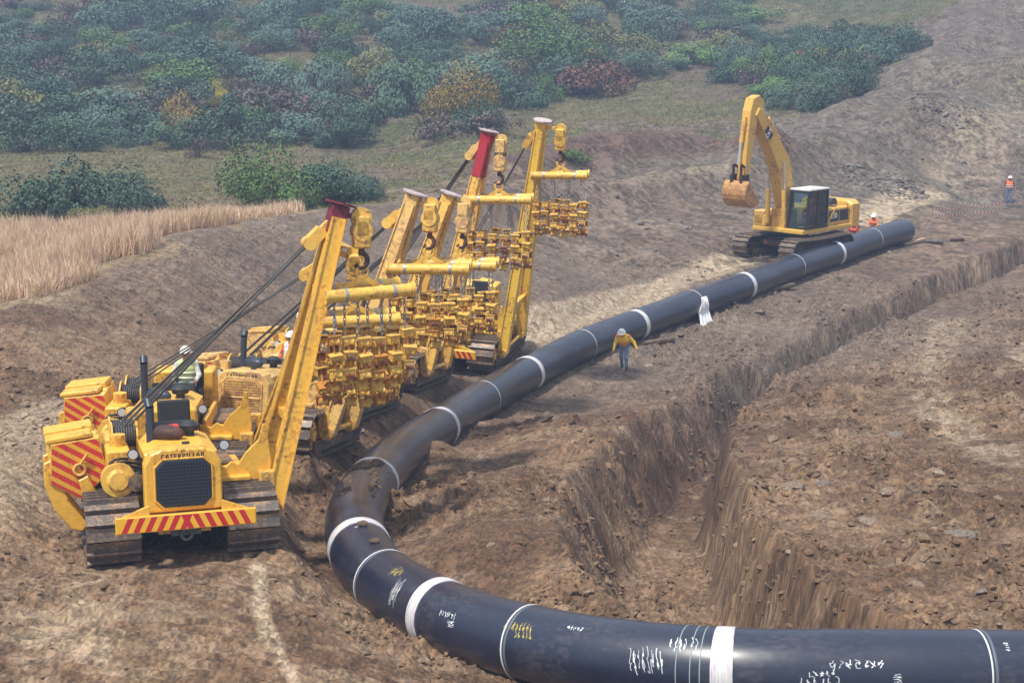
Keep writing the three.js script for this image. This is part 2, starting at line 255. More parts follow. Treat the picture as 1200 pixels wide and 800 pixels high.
function zones(x, z) { // what the ground is made of here
  const d = -z, o = { road: 0, pale: 0, reed: 0, grass: 0, rough: 1, strip: 0, bank: 0 };
  o.wob = fbm(x * 0.5, z * 0.5, 3, 81);
  if (inBox(roadBox, x, z) && inside(foreRoad, x, z)) o.road = 1;
  if (inBox(reedBox, x, z) && inside(reedPoly, x + 3 * (o.wob - 0.5), z + 5 * (o.wob - 0.5))) o.reed = 1;
  const n2 = fbm(x * 1.6, z * 1.6, 3, 83);
  let p = 0;
  for (const L of haul) p = Math.max(p, (1 - sm(0.5, 0.95, distLine(L, x, z) + 0.3 * (n2 - 0.5))) * 0.95);
  if (d > 60) { for (const L of haulFar) p = Math.max(p, 1 - sm(0.6, 0.9, distLine(L, x, z) + 0.3 * (n2 - 0.5))); p = Math.max(p, 0.3 * (1 - sm(1.2, 3, distLine(upRoad, x, z) + 2 * (n2 - 0.5)))); o.strip = 1 - sm(7, 11, distLine(stripRoad, x, z) + 4 * (o.wob - 0.5)); }
  if (d < 60) {
    p = Math.max(p, (1 - sm(0.05, 0.17, distLine(paleStreak, x, z) + 0.16 * (n2 - 0.5))) * 0.8);
    for (const L of leftRoad) p = Math.max(p, (1 - sm(0.3, 1.1, distLine(L, x, z) + 0.8 * (n2 - 0.5))) * 0.55);
    p = Math.max(p, (1 - sm(0.25, 0.6, distLine(printsA, x, z))) * 0.5 * sm(0.45, 0.6, n2), (1 - sm(0.25, 0.7, distLine(printsB, x, z))) * 0.5 * sm(0.4, 0.6, n2));
    for (const L of rightTracks) p = Math.max(p, (1 - sm(0.3, 0.9, distLine(L, x, z) + 0.9 * (n2 - 0.5))) * 0.5 * sm(0.3, 0.5, n2));
  }
  o.pale = p; o.n2 = n2;
  return o;
}
const meadowPoly = line([[420, 262], [470, 228], [560, 225], [600, 208], [690, 180], [760, 182], [850, 175], [930, 140], [1010, 95], [1080, 45], [1150, -25]]); // lower edge of the grass
const meadowEdge = [...meadowPoly, [meadowPoly[10][0] + 10, -330], [-200, -330], [-200, -66], ...line([[-150, 276], [60, 264], [150, 256], [250, 250], [330, 248], [390, 246]])];
function detail(x, z, o) { // clods, wheel and crawler prints
  const d = -z; let h = 0;
  if (d < 75) {
    const fade = 1 - sm(55, 75, d), smooth = Math.max(o.pale, o.road * 0.75, o.reed * 0.6);
    const bank = x < 6 && d > 36 ? sm(36, 46, d) * (1 - sm(2, 6, x)) : 0, amp = (1 - 0.8 * smooth) * fade * (1 - 0.75 * bank), patch = 0.35 + 1.1 * sm(0.35, 0.7, fbm(x * 0.45, z * 0.45, 3, 91));
    h += amp * patch * (0.19 * lumps(x * 1.5 + 0.9 * o.n2, z * 1.5 + 0.5 * o.wob, 3) + 0.12 * lumps(x * 3.6 + 0.6 * o.n2, z * 3.6, 7) + 0.05 * (fbm(x * 7, z * 7, 2, 95) - 0.5));
    if (d < 40) h += amp * 0.05 * lumps(x * 8, z * 8, 13);
    if (o.road) {
      const u = x * 0.96 + z * 0.28, s = z * 0.96 - x * 0.28 + 0.1 * Math.sin(x * 1.3), m = sm(0.30, 0.55, fbm(x * 0.7, z * 0.5, 3, 97));
      h += 0.06 * m * Math.pow(0.5 + 0.5 * Math.sin(s * 2 * Math.PI / 0.27 + 2 * Math.floor(u * 0.9)), 2) + 0.035 * lumps(x * 2.2, z * 4.4, 17) + 0.016 * (fbm(x * 9, z * 15, 2, 99) - 0.5);
    }
    for (const L of haul) h -= 0.10 * (1 - sm(0.2, 0.6, distLine(L, x, z)));
  } else h += (1 - o.pale) * (0.10 * fbm(x * 1.1, z * 1.1, 3, 101) + 0.35 * Math.max(0, fbm(x * 0.8, z * 0.8, 3, 105) - 0.55) * (o.strip ? 2 : 1));
  return h;
}
const blend = (a, b, t) => [mix(a[0], b[0], t), mix(a[1], b[1], t), mix(a[2], b[2], t)];
function soilColor(x, z, o) {
  const d = -z, a = fbm(x * 0.22, z * 0.22, 4, 111), b = o.n2, B = blend;
  let s = B([0.165, 0.096, 0.054], [0.285, 0.185, 0.113], sm(0.3, 0.7, 0.5 * a + 0.5 * b));
  s = B(s, [0.115, 0.060, 0.034], 0.65 * sm(0.5, 0.68, fbm(x * 0.35, z * 0.35, 3, 115)));
  s = B(s, [0.36, 0.265, 0.18], 0.45 * sm(0.56, 0.72, fbm(x * 1.1 + 7, z * 1.9, 3, 116)));
  if (d > 38) s = B(s, B([0.185, 0.143, 0.115], [0.245, 0.195, 0.155], sm(0.3, 0.7, fbm(x * 0.3, z * 0.6, 4, 118))), sm(38, 54, d) * 0.85 * (x < 12 ? 1 : 1 - sm(12, 20, x) * 0.5));
  if (d > 78) {
    const g = [0.215, 0.20, 0.135], m = [0.175, 0.14, 0.118], n = fbm(x * 0.12, z * 0.12, 3, 117);
    s = B(s, B(B(g, m, sm(0.42, 0.58, n)), [0.30, 0.27, 0.20], 0.7 * sm(0.55, 0.68, fbm(x * 0.35 + z * 0.1, z * 0.55, 3, 119))), sm(78, 92, d)); s = B(s, [0.12, 0.09, 0.075], 0.5 * sm(0.58, 0.7, fbm(x * 0.5, z * 0.8, 3, 120)));
    if (o.strip) s = B(s, B([0.165, 0.128, 0.108], [0.21, 0.17, 0.14], b), 0.75 * o.strip);
    const hp = inBox(heapBox, x, z) ? 1 - sm(1.5, 3.6, distLine(heap, x, z) + 1.5 * (b - 0.5)) : 0; if (hp) s = B(s, [0.15, 0.098, 0.078], hp);
    const bn = inBox(heapBox, x, z) ? 1 - sm(0.4, 1.0, distLine(bench, x, z) + 0.8 * (b - 0.5)) : 0; if (bn) s = B(s, [0.30, 0.245, 0.18], bn * 0.7);
    if (!hp && inside(meadowEdge, x + 6 * (o.wob - 0.5), z + 6 * (o.wob - 0.5))) { const gr = fbm(x * 0.09, z * 0.09, 4, 121); s = B([0.16, 0.145, 0.065], [0.185, 0.14, 0.11], sm(0.42, 0.62, gr)); s = B(s, [0.09, 0.11, 0.04], sm(0.5, 0.65, fbm(x * 0.16, z * 0.16, 3, 123)) * 0.8); }
  } else if (d > 60 && inside(meadowEdge, x + 4 * (o.wob - 0.5), z + 4 * (o.wob - 0.5))) s = B([0.17, 0.15, 0.075], [0.20, 0.15, 0.105], b);
  if (o.road) s = B(s, [0.34, 0.25, 0.17], 0.55 * sm(0.53, 0.62, fbm((x * 0.96 + z * 0.28) * 1.6, (z * 0.96 - x * 0.28) * 8, 3, 125)) * sm(0.3, 0.5, fbm(x * 0.6, z * 0.6, 2, 127)));
  if (o.reed) s = B([0.36, 0.26, 0.165], [0.26, 0.20, 0.12], b);
  return B(s, [0.50, 0.40, 0.285], o.pale);
}
const HG = (x, z) => H0(x, z) + detail(x, z, zones(x, z));
const groundAt = (px, py) => hitGround(px, py, H0);
{
  const rows = []; for (let d = 9; d < 340;) { rows.push(d); d *= 1 + (d < 17 ? 0.006 : d < 31 ? 0.0021 : d < 80 ? 0.0031 : 0.0062); }
  const cols = []; for (const u of [-2.6, -1.8, -1.3, -1, -0.8, -0.65, -0.55, -0.48]) cols.push(u); for (let i = 0; i <= 400; i++) cols.push(-0.43 + 0.86 * i / 400); for (const u of [0.48, 0.55, 0.65, 0.8, 1, 1.3, 1.8, 2.6]) cols.push(u);
  const nR = rows.length, nC = cols.length, pos = new Float32Array(nR * nC * 3), col = new Float32Array(nR * nC * 3), uv = new Float32Array(nR * nC * 2), idx = new Uint32Array((nR - 1) * (nC - 1) * 6);
  for (let j = 0; j < nR; j++) for (let i = 0; i < nC; i++) {
    const x = rows[j] * cols[i], z = -rows[j], o = zones(x, z), k = j * nC + i, d = rows[j];
    pos[k * 3] = x; pos[k * 3 + 1] = H0(x, z) + detail(x, z, o); pos[k * 3 + 2] = z; const dt = trench(x, z); uv[k * 2] = (x + 0.5 * dt) / 2.6; uv[k * 2 + 1] = (z - 0.5 * dt) / 2.6;
    const s = soilColor(x, z, o);
    col[k * 3] = s[0]; col[k * 3 + 1] = s[1]; col[k * 3 + 2] = s[2];
  }
  let norm = null, q = 0; for (let j = 0; j + 1 < nR; j++) for (let i = 0; i + 1 < nC; i++) { const a = j * nC + i, b = a + 1, e = a + nC, f = e + 1; idx[q++] = a; idx[q++] = b; idx[q++] = e; idx[q++] = b; idx[q++] = f; idx[q++] = e; }
  const split = rows.findIndex(d => d > 66) * (nC - 1) * 6;
  for (const [name, label, ix, rep, bs] of [['ground', 'rutted brown earth between the machines, the pipe and the trench', idx.subarray(0, split), 1, 0.05], ['hillside', 'bare banks, meadow and hillside rising beyond the pipe', idx.subarray(split), 0.27, 0.16]]) {
  const g = new THREE.BufferGeometry(); g.setAttribute('position', new THREE.BufferAttribute(pos, 3)); g.setAttribute('color', new THREE.BufferAttribute(col, 3)); g.setAttribute('uv', new THREE.BufferAttribute(uv, 2)); g.setIndex(new THREE.BufferAttribute(ix, 1)); if (!norm) { const a = new THREE.BufferGeometry(); a.setAttribute('position', g.attributes.position); a.setIndex(new THREE.BufferAttribute(idx, 1)); a.computeVertexNormals(); norm = a.attributes.normal; } g.setAttribute('normal', norm);
  const mp = soilMap.clone(), bp = soilBump.clone(); for (const q of [mp, bp]) { q.repeat.set(rep, rep); q.needsUpdate = true; }
  const m = new THREE.Mesh(g, std(lin(0.94, 0.92, 0.89), 0.95, { vertexColors: true, map: mp, bumpMap: bp, bumpScale: bs })); m.name = name;
  tag(m, label, null, null, 'structure');
  }
}
// ------------------------------------------------------------------ the pipeline
const pipeCurve = new THREE.CatmullRomCurve3(pipePts, false, 'centripetal'); pipeCurve.arcLengthDivisions = 1200;
const pipeLen = pipeCurve.getLength();
function pipeFrame(s) { const u = clamp(s / pipeLen), p = pipeCurve.getPointAt(u), t = pipeCurve.getTangentAt(u), side = t.clone().cross(V(0, 1, 0)).normalize(), up = side.clone().cross(t).normalize(); return { p, t, side, up }; }
function nearestS(p) { let b = 0, bd = 1e9; for (let i = 0; i <= 1500; i++) { const d = pipeCurve.getPointAt(i / 1500).distanceToSquared(p); if (d < bd) { bd = d; b = i; } } return b / 1500 * pipeLen; }
function pipeShell(s0, s1, r, step = 0.35, n = 40, thick = 0) { // v along, u around (0 at the top, growing to the side away from the trench)
  const m = Math.max(1, Math.ceil((s1 - s0) / step)), pos = [], nor = [], uv = [], idx = [], rings = [];
  if (thick) rings.push([s0, r - thick]);
  for (let j = 0; j <= m; j++) rings.push([s0 + (s1 - s0) * j / m, r]);
  if (thick) rings.push([s1, r - thick]);
  rings.forEach(([s, q]) => { const f = pipeFrame(s); for (let i = 0; i <= n; i++) { const a = i / n * Math.PI * 2, d = f.up.clone().multiplyScalar(Math.cos(a)).addScaledVector(f.side, Math.sin(a)); pos.push(f.p.x + d.x * q, f.p.y + d.y * q, f.p.z + d.z * q); nor.push(d.x, d.y, d.z); uv.push(i / n, (s - s0) / (s1 - s0)); } });
  for (let j = 0; j + 1 < rings.length; j++) for (let i = 0; i < n; i++) { const a = j * (n + 1) + i, b = a + n + 1; idx.push(a, a + 1, b, a + 1, b + 1, b); }
  const g = new THREE.BufferGeometry(); g.setAttribute('position', new THREE.Float32BufferAttribute(pos, 3)); g.setAttribute('normal', new THREE.Float32BufferAttribute(nor, 3)); g.setAttribute('uv', new THREE.Float32BufferAttribute(uv, 2)); g.setIndex(idx); if (thick) g.computeVertexNormals(); return g;
}
{
  const pipe = thing('pipeline', 'long curved blue black steel pipe with white joint bands beside the trench', 'pipeline');
  const bandAt = [[1500, 792, 20.8], [853, 785, 20.6], [518, 722, 24.1], [424, 645, 27.5], [436, 566, 33.3], [514, 502, 41.4], [619, 437, 49.6], [746, 381, 56.6], [872, 335, 63.1], [977, 297, 70]].map(a => nearestS(at(...a)));
  const thinAt = [[1150, 788, 20.6], [622, 754, 22.3], [455, 683, 25.8], [565, 468, 45.6], [682, 405, 53.4], [810, 357, 60], [930, 313, 66.8], [1022, 281, 73.2]].map(a => nearestS(at(...a)));
  const cuts = [0, ...bandAt, pipeLen];
  const dustMap = noiseTexture(256, (u, v) => { const a = tileN(u, v, 5, 4, 131), b = tileN(u, v, 30, 3, 135), c = tileN(u, v, 3, 3, 139), m = sm(0.5, 0.8, 0.6 * a + 0.4 * b) * 0.32 * sm(0.3, 0.6, c); return [mix(0.085, 0.32, m), mix(0.12, 0.28, m), mix(0.21, 0.28, m)]; });
  const rough = noiseTexture(256, (u, v) => { const k = 0.24 + 0.32 * tileN(u, v, 7, 4, 141); return [k, k, k]; }, false);
  // chalk and paint-stick writing of the welders (illegible from here, copied as strokes)
  function scrawl(g, x, y, w, h, color, n) { g.strokeStyle = color; g.lineCap = 'round'; for (let k = 0; k < n; k++) { const cx = x + (k + 0.5) * w / n; g.lineWidth = 1.3 + rnd() * 1.2; g.beginPath(); g.moveTo(cx + (rnd() - 0.5) * w / n * 0.5, y + rnd() * h * 0.25); for (let q = 0; q < 3; q++) g.quadraticCurveTo(cx + (rnd() - 0.5) * w / n * 1.5, y + rnd() * h, cx + (rnd() - 0.5) * w / n * 0.7, y + (0.3 + 0.35 * rnd() + 0.25 * q) * h * 0.8); g.stroke(); } }
  const base = new Uint8Array(512 * 512 * 4); for (let j = 0; j < 512; j++) for (let i = 0; i < 512; i++) { const u = i / 512, v = j / 512, a = tileN(u, v, 3, 3, 151), b = tileN(u, v, 40, 2, 155), m = sm(0.50, 0.8, 0.6 * a + 0.4 * b) * 0.5, o = (j * 512 + i) * 4, k = 0.88 + 0.24 * b; base[o] = 255 * k * mix(0.085, 0.32, m); base[o + 1] = 255 * k * mix(0.12, 0.28, m); base[o + 2] = 255 * k * mix(0.21, 0.28, m); base[o + 3] = 255; }
  const markMat = (len, draws) => {
    const t = canvasTex(1024, 1024, (g, w, h) => {       // x: around the pipe (0.0 top), y: along (canvas bottom is the start)
      const id = g.createImageData(w, h);
      const sx = Math.floor(rnd() * 512), sy = Math.floor(rnd() * 512); for (let j = 0; j < h; j++) for (let i = 0; i < w; i++) { const o = (j * w + i) * 4, q = (((j + sy) % 512) * 512 + (i + sx) % 512) * 4; for (let e = 0; e < 4; e++) id.data[o + e] = base[q + e]; }
      g.putImageData(id, 0, 0);
      for (const [u, s, wU, hS, color, n, rot] of draws) { g.save(); g.translate(((u + 1) % 1) * w, h - s / len * h); g.rotate(rot || 0); scrawl(g, 0, 0, wU / 3.77 * w * 0.75, hS / len * h * 0.7, color, n + 2); g.restore(); }
    });
    return new THREE.MeshPhysicalMaterial({ color: lin(1, 1, 1), roughness: 1, map: t, roughnessMap: rough, bumpMap: soilBump, bumpScale: 0.002, clearcoat: 0.7, clearcoatRoughness: 0.28 });
  };
  const plain = new THREE.MeshPhysicalMaterial({ color: lin(1, 1, 1), roughness: 1, map: dustMap, roughnessMap: rough, clearcoat: 0.7, clearcoatRoughness: 0.28 });
  const W = '#e6e8e6', Yl = '#c9b440';
  const bandMat = std(lin(0.62, 0.62, 0.61), 0.6, { map: paintMap }), chalkMat = std(lin(0.62, 0.63, 0.62), 0.7), weldMat = std(lin(0.10, 0.12, 0.15), 0.5);
  for (let k = 0; k + 1 < cuts.length; k++) {
    const s0 = cuts[k], s1 = cuts[k + 1], L = s1 - s0; if (L < 0.4) continue;
    let mat = plain;
    if (k === 1) mat = markMat(L, [[0.80, L - 0.9, 0.35, 0.5, W, 4, 1.5], [0.86, L - 1.3, 0.5, 0.45, W, 5, 1.5], [0.82, L - 1.0, 0.25, 0.3, W, 3, 1.4], [0.78, L - 2.2, 0.16, 0.2, W, 2, 0], [0.90, L - 3.8, 0.2, 0.12, W, 2, 0], [0.9, 0.4, 0.3, 0.3, W, 3, 1.2], [0.95, 1.6, 0.5, 0.3, W, 5, 1.5]]);
    else if (k === 2) mat = markMat(L, [[0.88, 1.25, 0.45, 1.0, W, 6, 1.45], [0.94, 0.7, 0.35, 0.6, W, 4, 1.5], [0.86, L - 0.75, 0.35, 0.25, W, 5, 1.5], [0.90, L - 2.2, 0.5, 0.45, Yl, 6, 1.5], [0.86, L - 2.45, 0.3, 0.3, Yl, 3, 1.4], [0.80, L - 1.0, 0.15, 0.3, W, 2, 0], [0.93, 2.3, 0.25, 0.2, W, 3, 1.5]]);
    else if (k === 3) mat = markMat(L, [[0.92, 0.8, 0.3, 0.9, W, 6, 1.5], [0.97, 1.2, 0.4, 0.5, Yl, 4, 1.5], [0.0, 0.5, 0.4, 0.4, W, 5, 1.5], [0.96, L - 0.3, 0.12, 0.12, W, 2, 0]]);
    else if (k >= 5 && k <= 9) mat = markMat(L, [[0.90, L * 0.25, 0.15, 0.2, W, 2, 0], [0.93, L * 0.7, 0.15, 0.15, W, 2, 0], [0.88, L * 0.55, 0.12, 0.12, W, 1, 0]]);
    const g = pipeShell(s0, s1, PIPE_R); const sec = new THREE.Mesh(g, mat); sec.name = 'pipe_section'; pipe.add(sec);
  }
  for (const s of bandAt) part('joint_band', fin(pipeShell(s - 0.13, s + 0.13, PIPE_R + 0.012, 0.13, 48, 0.02)), bandMat, pipe, true);
  for (const s of thinAt) { const w = part('weld_seam', fin(pipeShell(s - 0.02, s + 0.02, PIPE_R + 0.006, 0.02, 40, 0.012)), weldMat, pipe, true); part('chalk_ring', fin(pipeShell(s + 0.05, s + 0.075, PIPE_R + 0.005, 0.025, 40, 0.01)), chalkMat, w, true); }
  { const s = bandAt[1] + 1.5; for (const q of [0, 0.12, 0.3]) part('chalk_ring', fin(pipeShell(s - 1.25 + q, s - 1.238 + q, PIPE_R + 0.005, 0.012, 40, 0.01)), std(lin(0.28, 0.36, 0.36), 0.7), pipe, true); }
  { // the open far end
    const f = pipeFrame(pipeLen), q = new THREE.Quaternion().setFromUnitVectors(V(0, 0, 1), f.t), mm = new THREE.Matrix4().compose(f.p.clone().addScaledVector(f.t, 0.01), q, V(1, 1, 1));
    part('end_cap', fin(new THREE.CircleGeometry(PIPE_R - 0.03, 32), mm), MAT.blackBlue, pipe); part('end_rim', fin(new THREE.TorusGeometry(PIPE_R - 0.02, 0.03, 8, 36), mm), MAT.steel, pipe);
  }
}
// ------------------------------------------------------------------ crawler parts shared by all machines
const shoeGeo = (w, pitch) => boxUV(mergeGeometries([box(w, 0.045, pitch * 0.96, 0, 0.0, 0), box(w * 0.995, 0.085, 0.034, 0, 0.06, pitch * 0.36), box(w * 0.5, 0.06, pitch * 0.8, 0, -0.05, 0)]), 1);
function crawler(parent, o) { // one track: shoes as pieces on an oblong path; o: x, len (between wheels), r, w, paint
  const t = new THREE.Group(); t.name = 'track'; t.position.x = o.x; parent.add(t);
  const P = 2 * o.len + 2 * Math.PI * o.r, n = Math.round(P / o.pitch), g = o.shoe;
  for (let i = 0; i < n; i++) {
    let s = (i + (o.phase || 0)) * P / n, y, z, a; // going forward on the ground run, up at the front, back along the top
    if (s < o.len) { z = -o.len / 2 + s; y = 0; a = Math.PI; } else if (s < o.len + Math.PI * o.r) { const q = (s - o.len) / o.r; z = o.len / 2 + Math.sin(q) * o.r; y = o.r - Math.cos(q) * o.r; a = Math.PI - q; } else if (s < 2 * o.len + Math.PI * o.r) { z = o.len / 2 - (s - o.len - Math.PI * o.r); y = 2 * o.r; a = 0; if (o.sag) y -= o.sag * Math.sin(Math.PI * (z / o.len + 0.5)); } else { const q = (s - 2 * o.len - Math.PI * o.r) / o.r; z = -o.len / 2 - Math.sin(q) * o.r; y = o.r + Math.cos(q) * o.r; a = -q; }
    const m = new THREE.Mesh(g, o.mat || MAT.shoe); m.name = 'track_shoe'; m.position.set((hash2(i, 5, n) - 0.5) * 0.012, y + 0.09, z); m.rotation.x = a; t.add(m);
  }
  const R = o.r - 0.06, cy = o.r + 0.09, fx = o.w * 0.5;
  part('track_frame', [rbox(o.w * 0.55, o.r * 0.75, o.len + 0.1, 0.04, 0, cy, 0), rbox(o.w * 0.4, 0.14, o.len * 0.9, 0.03, 0, cy + o.r * 0.55, 0)], o.paint, t);
  for (const q of [-1, 1]) part('guard_plate', [box(0.03, o.r * 0.5, o.len * 0.96, q * fx * 0.82, o.r * 0.42 + 0.09, 0), box(0.05, 0.05, o.len * 0.96, q * fx * 0.84, 0.22 + o.r * 0.4, 0)], o.guard || MAT.mudPlate, t);
  for (const e of [1, -1]) { const w = part(e > 0 ? 'idler_wheel' : 'drive_sprocket', [cyl(R, R, o.w * 0.3, 20, 0, cy, e * o.len / 2, 0, 0, Math.PI / 2), cyl(R * 0.75, R * 0.75, o.w * 0.72, 16, 0, cy, e * o.len / 2, 0, 0, Math.PI / 2), cyl(R * 0.3, R * 0.3, o.w * 0.86, 12, 0, cy, e * o.len / 2, 0, 0, Math.PI / 2)], e > 0 ? o.paint : MAT.rust, t); for (let k = 0; k < 6; k++) { const a = k * Math.PI / 3; part('wheel_bolt', cyl(0.03, 0.03, 0.03, 6, fx * 0.74, cy + Math.cos(a) * R * 0.55, e * o.len / 2 + Math.sin(a) * R * 0.55, 0, 0, Math.PI / 2), MAT.steel, w); } }
  for (let k = 0; k < 6; k++) part('track_roller', cyl(0.13, 0.13, o.w * 0.66, 12, 0, 0.24, -o.len * 0.42 + k * o.len * 0.168, 0, 0, Math.PI / 2), MAT.rust, t);
  for (const z of [-0.25, 0.25]) part('carrier_roller', cyl(0.09, 0.09, o.w * 0.5, 10, 0, 2 * o.r - 0.08, z * o.len, 0, 0, Math.PI / 2), MAT.rust, t);
  return t;
}
const layerShoe = shoeGeo(0.92, 0.235);
// warning stripes, printed on the plate
const bumperTex = canvasTex(1024, 128, (g, w, h) => { g.fillStyle = '#eeb52c'; g.fillRect(0, 0, w, h); g.fillStyle = '#c3272b'; for (const s of [-1, 1]) for (let k = 0; k < 6; k++) { const x0 = w / 2 + s * (34 + k * 86); g.beginPath(); g.moveTo(x0 - s * 26, h); g.lineTo(x0 + s * 18, h); g.lineTo(x0 + s * 0 - s * 18 + s * -16, 0); g.lineTo(x0 - s * 78, 0); g.fill(); } g.fillStyle = 'rgba(70,45,30,0.35)'; for (let k = 0; k < 260; k++) g.fillRect(rnd() * w, rnd() * h, 1 + rnd() * 5, 1 + rnd() * 3); });
const chevron = (faded) => canvasTex(512, 512, (g, w, h) => { g.fillStyle = faded ? '#d89a45' : '#e2a52e'; g.fillRect(0, 0, w, h); g.strokeStyle = faded ? '#b4502f' : '#c5302b'; g.lineWidth = 46; for (let k = -6; k < 7; k++) { g.beginPath(); g.moveTo(-20, k * 104); g.lineTo(w + 20, k * 104 + w * 0.78); g.stroke(); } for (let k = 0; k < 900; k++) { g.fillStyle = rnd() < 0.6 ? 'rgba(90,52,28,0.5)' : 'rgba(225,150,50,0.6)'; g.fillRect(rnd() * w, rnd() * h, 2 + rnd() * 9, 2 + rnd() * 5); } });
const chevFresh = std(lin(1, 1, 1), 0.55, { map: chevron(false) }), chevFaded = std(lin(0.85, 0.8, 0.7), 0.6, { map: chevron(true) }), bumperMat = std(lin(1, 1, 1), 0.5, { map: bumperTex });
function planarUV(g, x0, x1, y0, y1) { const p = g.attributes.position, uv = g.attributes.uv; for (let i = 0; i < p.count; i++) uv.setXY(i, (p.getX(i) - x0) / (x1 - x0), (p.getY(i) - y0) / (y1 - y0)); return g; }

// ------------------------------------------------------------------ pipelayer; +z is its front, +x its boom side
function pipelayer(o) {
  const t = thing('pipelayer', o.label, 'pipelayer', 'pipelayers lined up beside the pipe');
  const Y = o.paint, Y2 = o.paint2 || o.paint, F = 1.95;
  for (const s of [-1, 1]) crawler(t, { x: s * 1.2, len: 2.9, r: 0.5, w: 0.92, pitch: 0.235, shoe: layerShoe, paint: Y2, phase: rnd(), sag: 0.03 });
  part('chassis', [rbox(1.15, 0.75, 3.7, 0.05, 0, 0.92, -0.1), rbox(3.0, 0.3, 0.45, 0.05, 0, 0.78, 0.55), rbox(3.0, 0.3, 0.45, 0.05, 0, 0.78, -0.75), box(0.9, 0.35, 0.5, 0, 0.75, 1.75)], Y2, t);
  // radiator nose and engine hood
  const w = 0.63, outline = [[-w, 0], [w, 0], [w, 0.78], [w - 0.1, 0.97], [w - 0.28, 1.04], [-w + 0.28, 1.04], [-w + 0.1, 0.97], [-w, 0.78]];
  part('radiator_housing', turn(poly(outline, 0.42, 0.03), 0, 1.0, F - 0.12), o.nose || Y, t);
  const oct = (a, b, c) => [[-a, -b + c], [-a + c, -b], [a - c, -b], [a, -b + c], [a, b - c], [a - c, b], [-a + c, b], [-a, b - c]];
  const gr = part('radiator_grille', turn(poly(oct(0.46, 0.40, 0.13), 0.05, 0.008), 0, 1.47, F + 0.10), o.grille || MAT.grille, t);
  { const bars = []; for (let k = -8; k <= 8; k++) { const x = k * 0.052, hh = 0.80 - (Math.abs(x) > 0.33 ? (Math.abs(x) - 0.33) * 2 : 0); bars.push(box(0.014, hh * 0.97, 0.014, x, 1.47, F + 0.132)); } for (let k = -6; k <= 6; k++) { const y = k * 0.06, ww = 0.92 - (Math.abs(y) > 0.27 ? (Math.abs(y) - 0.27) * 2 : 0); bars.push(box(ww * 0.97, 0.010, 0.010, 0, 1.47 + y, F + 0.142)); } part('grille_bars', bars, o.bars || MAT.blackBlue, gr); }
  { const fr = [], p = oct(0.49, 0.43, 0.14); for (let k = 0; k < 8; k++) { const a = p[k], b = p[(k + 1) % 8]; fr.push(rod(V(a[0], 1.47 + a[1], F + 0.10), V(b[0], 1.47 + b[1], F + 0.10), 0.022, 6)); } if (o.splitGrille) fr.push(rod(V(-0.46, 1.45, F + 0.14), V(0.46, 1.45, F + 0.14), 0.02, 6)); part('grille_frame', fr, o.nose || Y, gr); }
  part('nameplate_lettering', turn(letters('CATERPILLAR', 0.085), 0, 1.905, F + 0.087), MAT.ink, t);
  const hood = part('engine_hood', [turn(poly([[-0.60, 0], [0.60, 0], [0.60, 0.52], [0.40, 0.62], [-0.40, 0.62], [-0.60, 0.52]], 1.65, 0.03), 0, 1.40, 0.90), box(1.0, 0.42, 1.5, 0, 1.2, 0.95)], Y, t);
  for (const s of [-1, 1]) for (let k = 0; k < 3; k++) part('side_vent', [rbox(0.02, 0.28, 0.36, 0.006, s * 0.635, 1.62, 0.40 + k * 0.46)], MAT.grille, hood);
  part('filler_cap', cyl(0.07, 0.07, 0.06, 12, 0.1, 2.07, 1.6), MAT.black, hood);
  // front bumper with warning stripes
  const bp = part('bumper', [turn(poly([[-1.18, -0.13], [1.18, -0.13], [1.18, 0.13], [-1.18, 0.13]], 0.09, 0.012), 0, 0.86, F + 0.36), box(1.2, 0.12, 0.35, 0, 0.88, F + 0.15), turn(poly([[0, 0], [0.46, 0], [0, 0.17]], 0.07), 0.62, 0.99, F + 0.30), turn(poly([[0, 0], [-0.46, 0], [0, 0.17]], 0.07), -0.62, 0.99, F + 0.30)], Y, t);
  { const g = planarUV(box(2.34, 0.25, 0.004, 0, 0.86, F + 0.408), -1.17, 1.17, 0.735, 0.985); const m = new THREE.Mesh(g, bumperMat); m.name = 'warning_stripes'; bp.add(m); }
  part('tow_hook', [fin(new THREE.TorusGeometry(0.09, 0.03, 6, 12), M4(0, 0.60, F + 0.30)), box(0.5, 0.16, 0.3, 0, 0.66, F + 0.1)], MAT.steel, t);
  // exhaust, muffler, air precleaner
  const ex = V(-0.44, 2.0, 0.92), em = o.exhaust || MAT.blackBlue;
  part('exhaust_pipe', [rod(V(ex.x, 2.0, ex.z), V(ex.x, 2.0 + (o.exH || 0.72), ex.z), 0.075, 12), rod(V(ex.x, 2.0 + (o.exH || 0.72), ex.z), V(ex.x - 0.02, 2.05 + (o.exH || 0.72) + 0.08, ex.z - 0.1), 0.08, 12)], em, t);
  part('muffler', [turn(sph(0.15, 0, 0, 0, 1, 1, 2.4, 14, 10), ex.x + 0.26, 2.16, ex.z + 0.05, 0, 1.05, 0), rod(V(ex.x, 2.12, ex.z), V(ex.x + 0.2, 2.14, ex.z), 0.07, 10)], o.muffler || MAT.rust, t);
  const ac = part('air_precleaner', [cyl(0.09, 0.09, 0.16, 14, 0.26, 2.09, 0.75), cyl(0.17, 0.19, 0.10, 18, 0.26, 2.2, 0.75), cyl(0.19, 0.10, 0.06, 18, 0.26, 2.28, 0.75)], o.cleaner || MAT.black, t);
  if (o.tallCleaner) part('intake_stack', [cyl(0.085, 0.085, 0.75, 12, -0.15, 2.4, 0.2), cyl(0.05, 0.15, 0.12, 14, -0.15, 2.86, 0.2)], MAT.white, t);
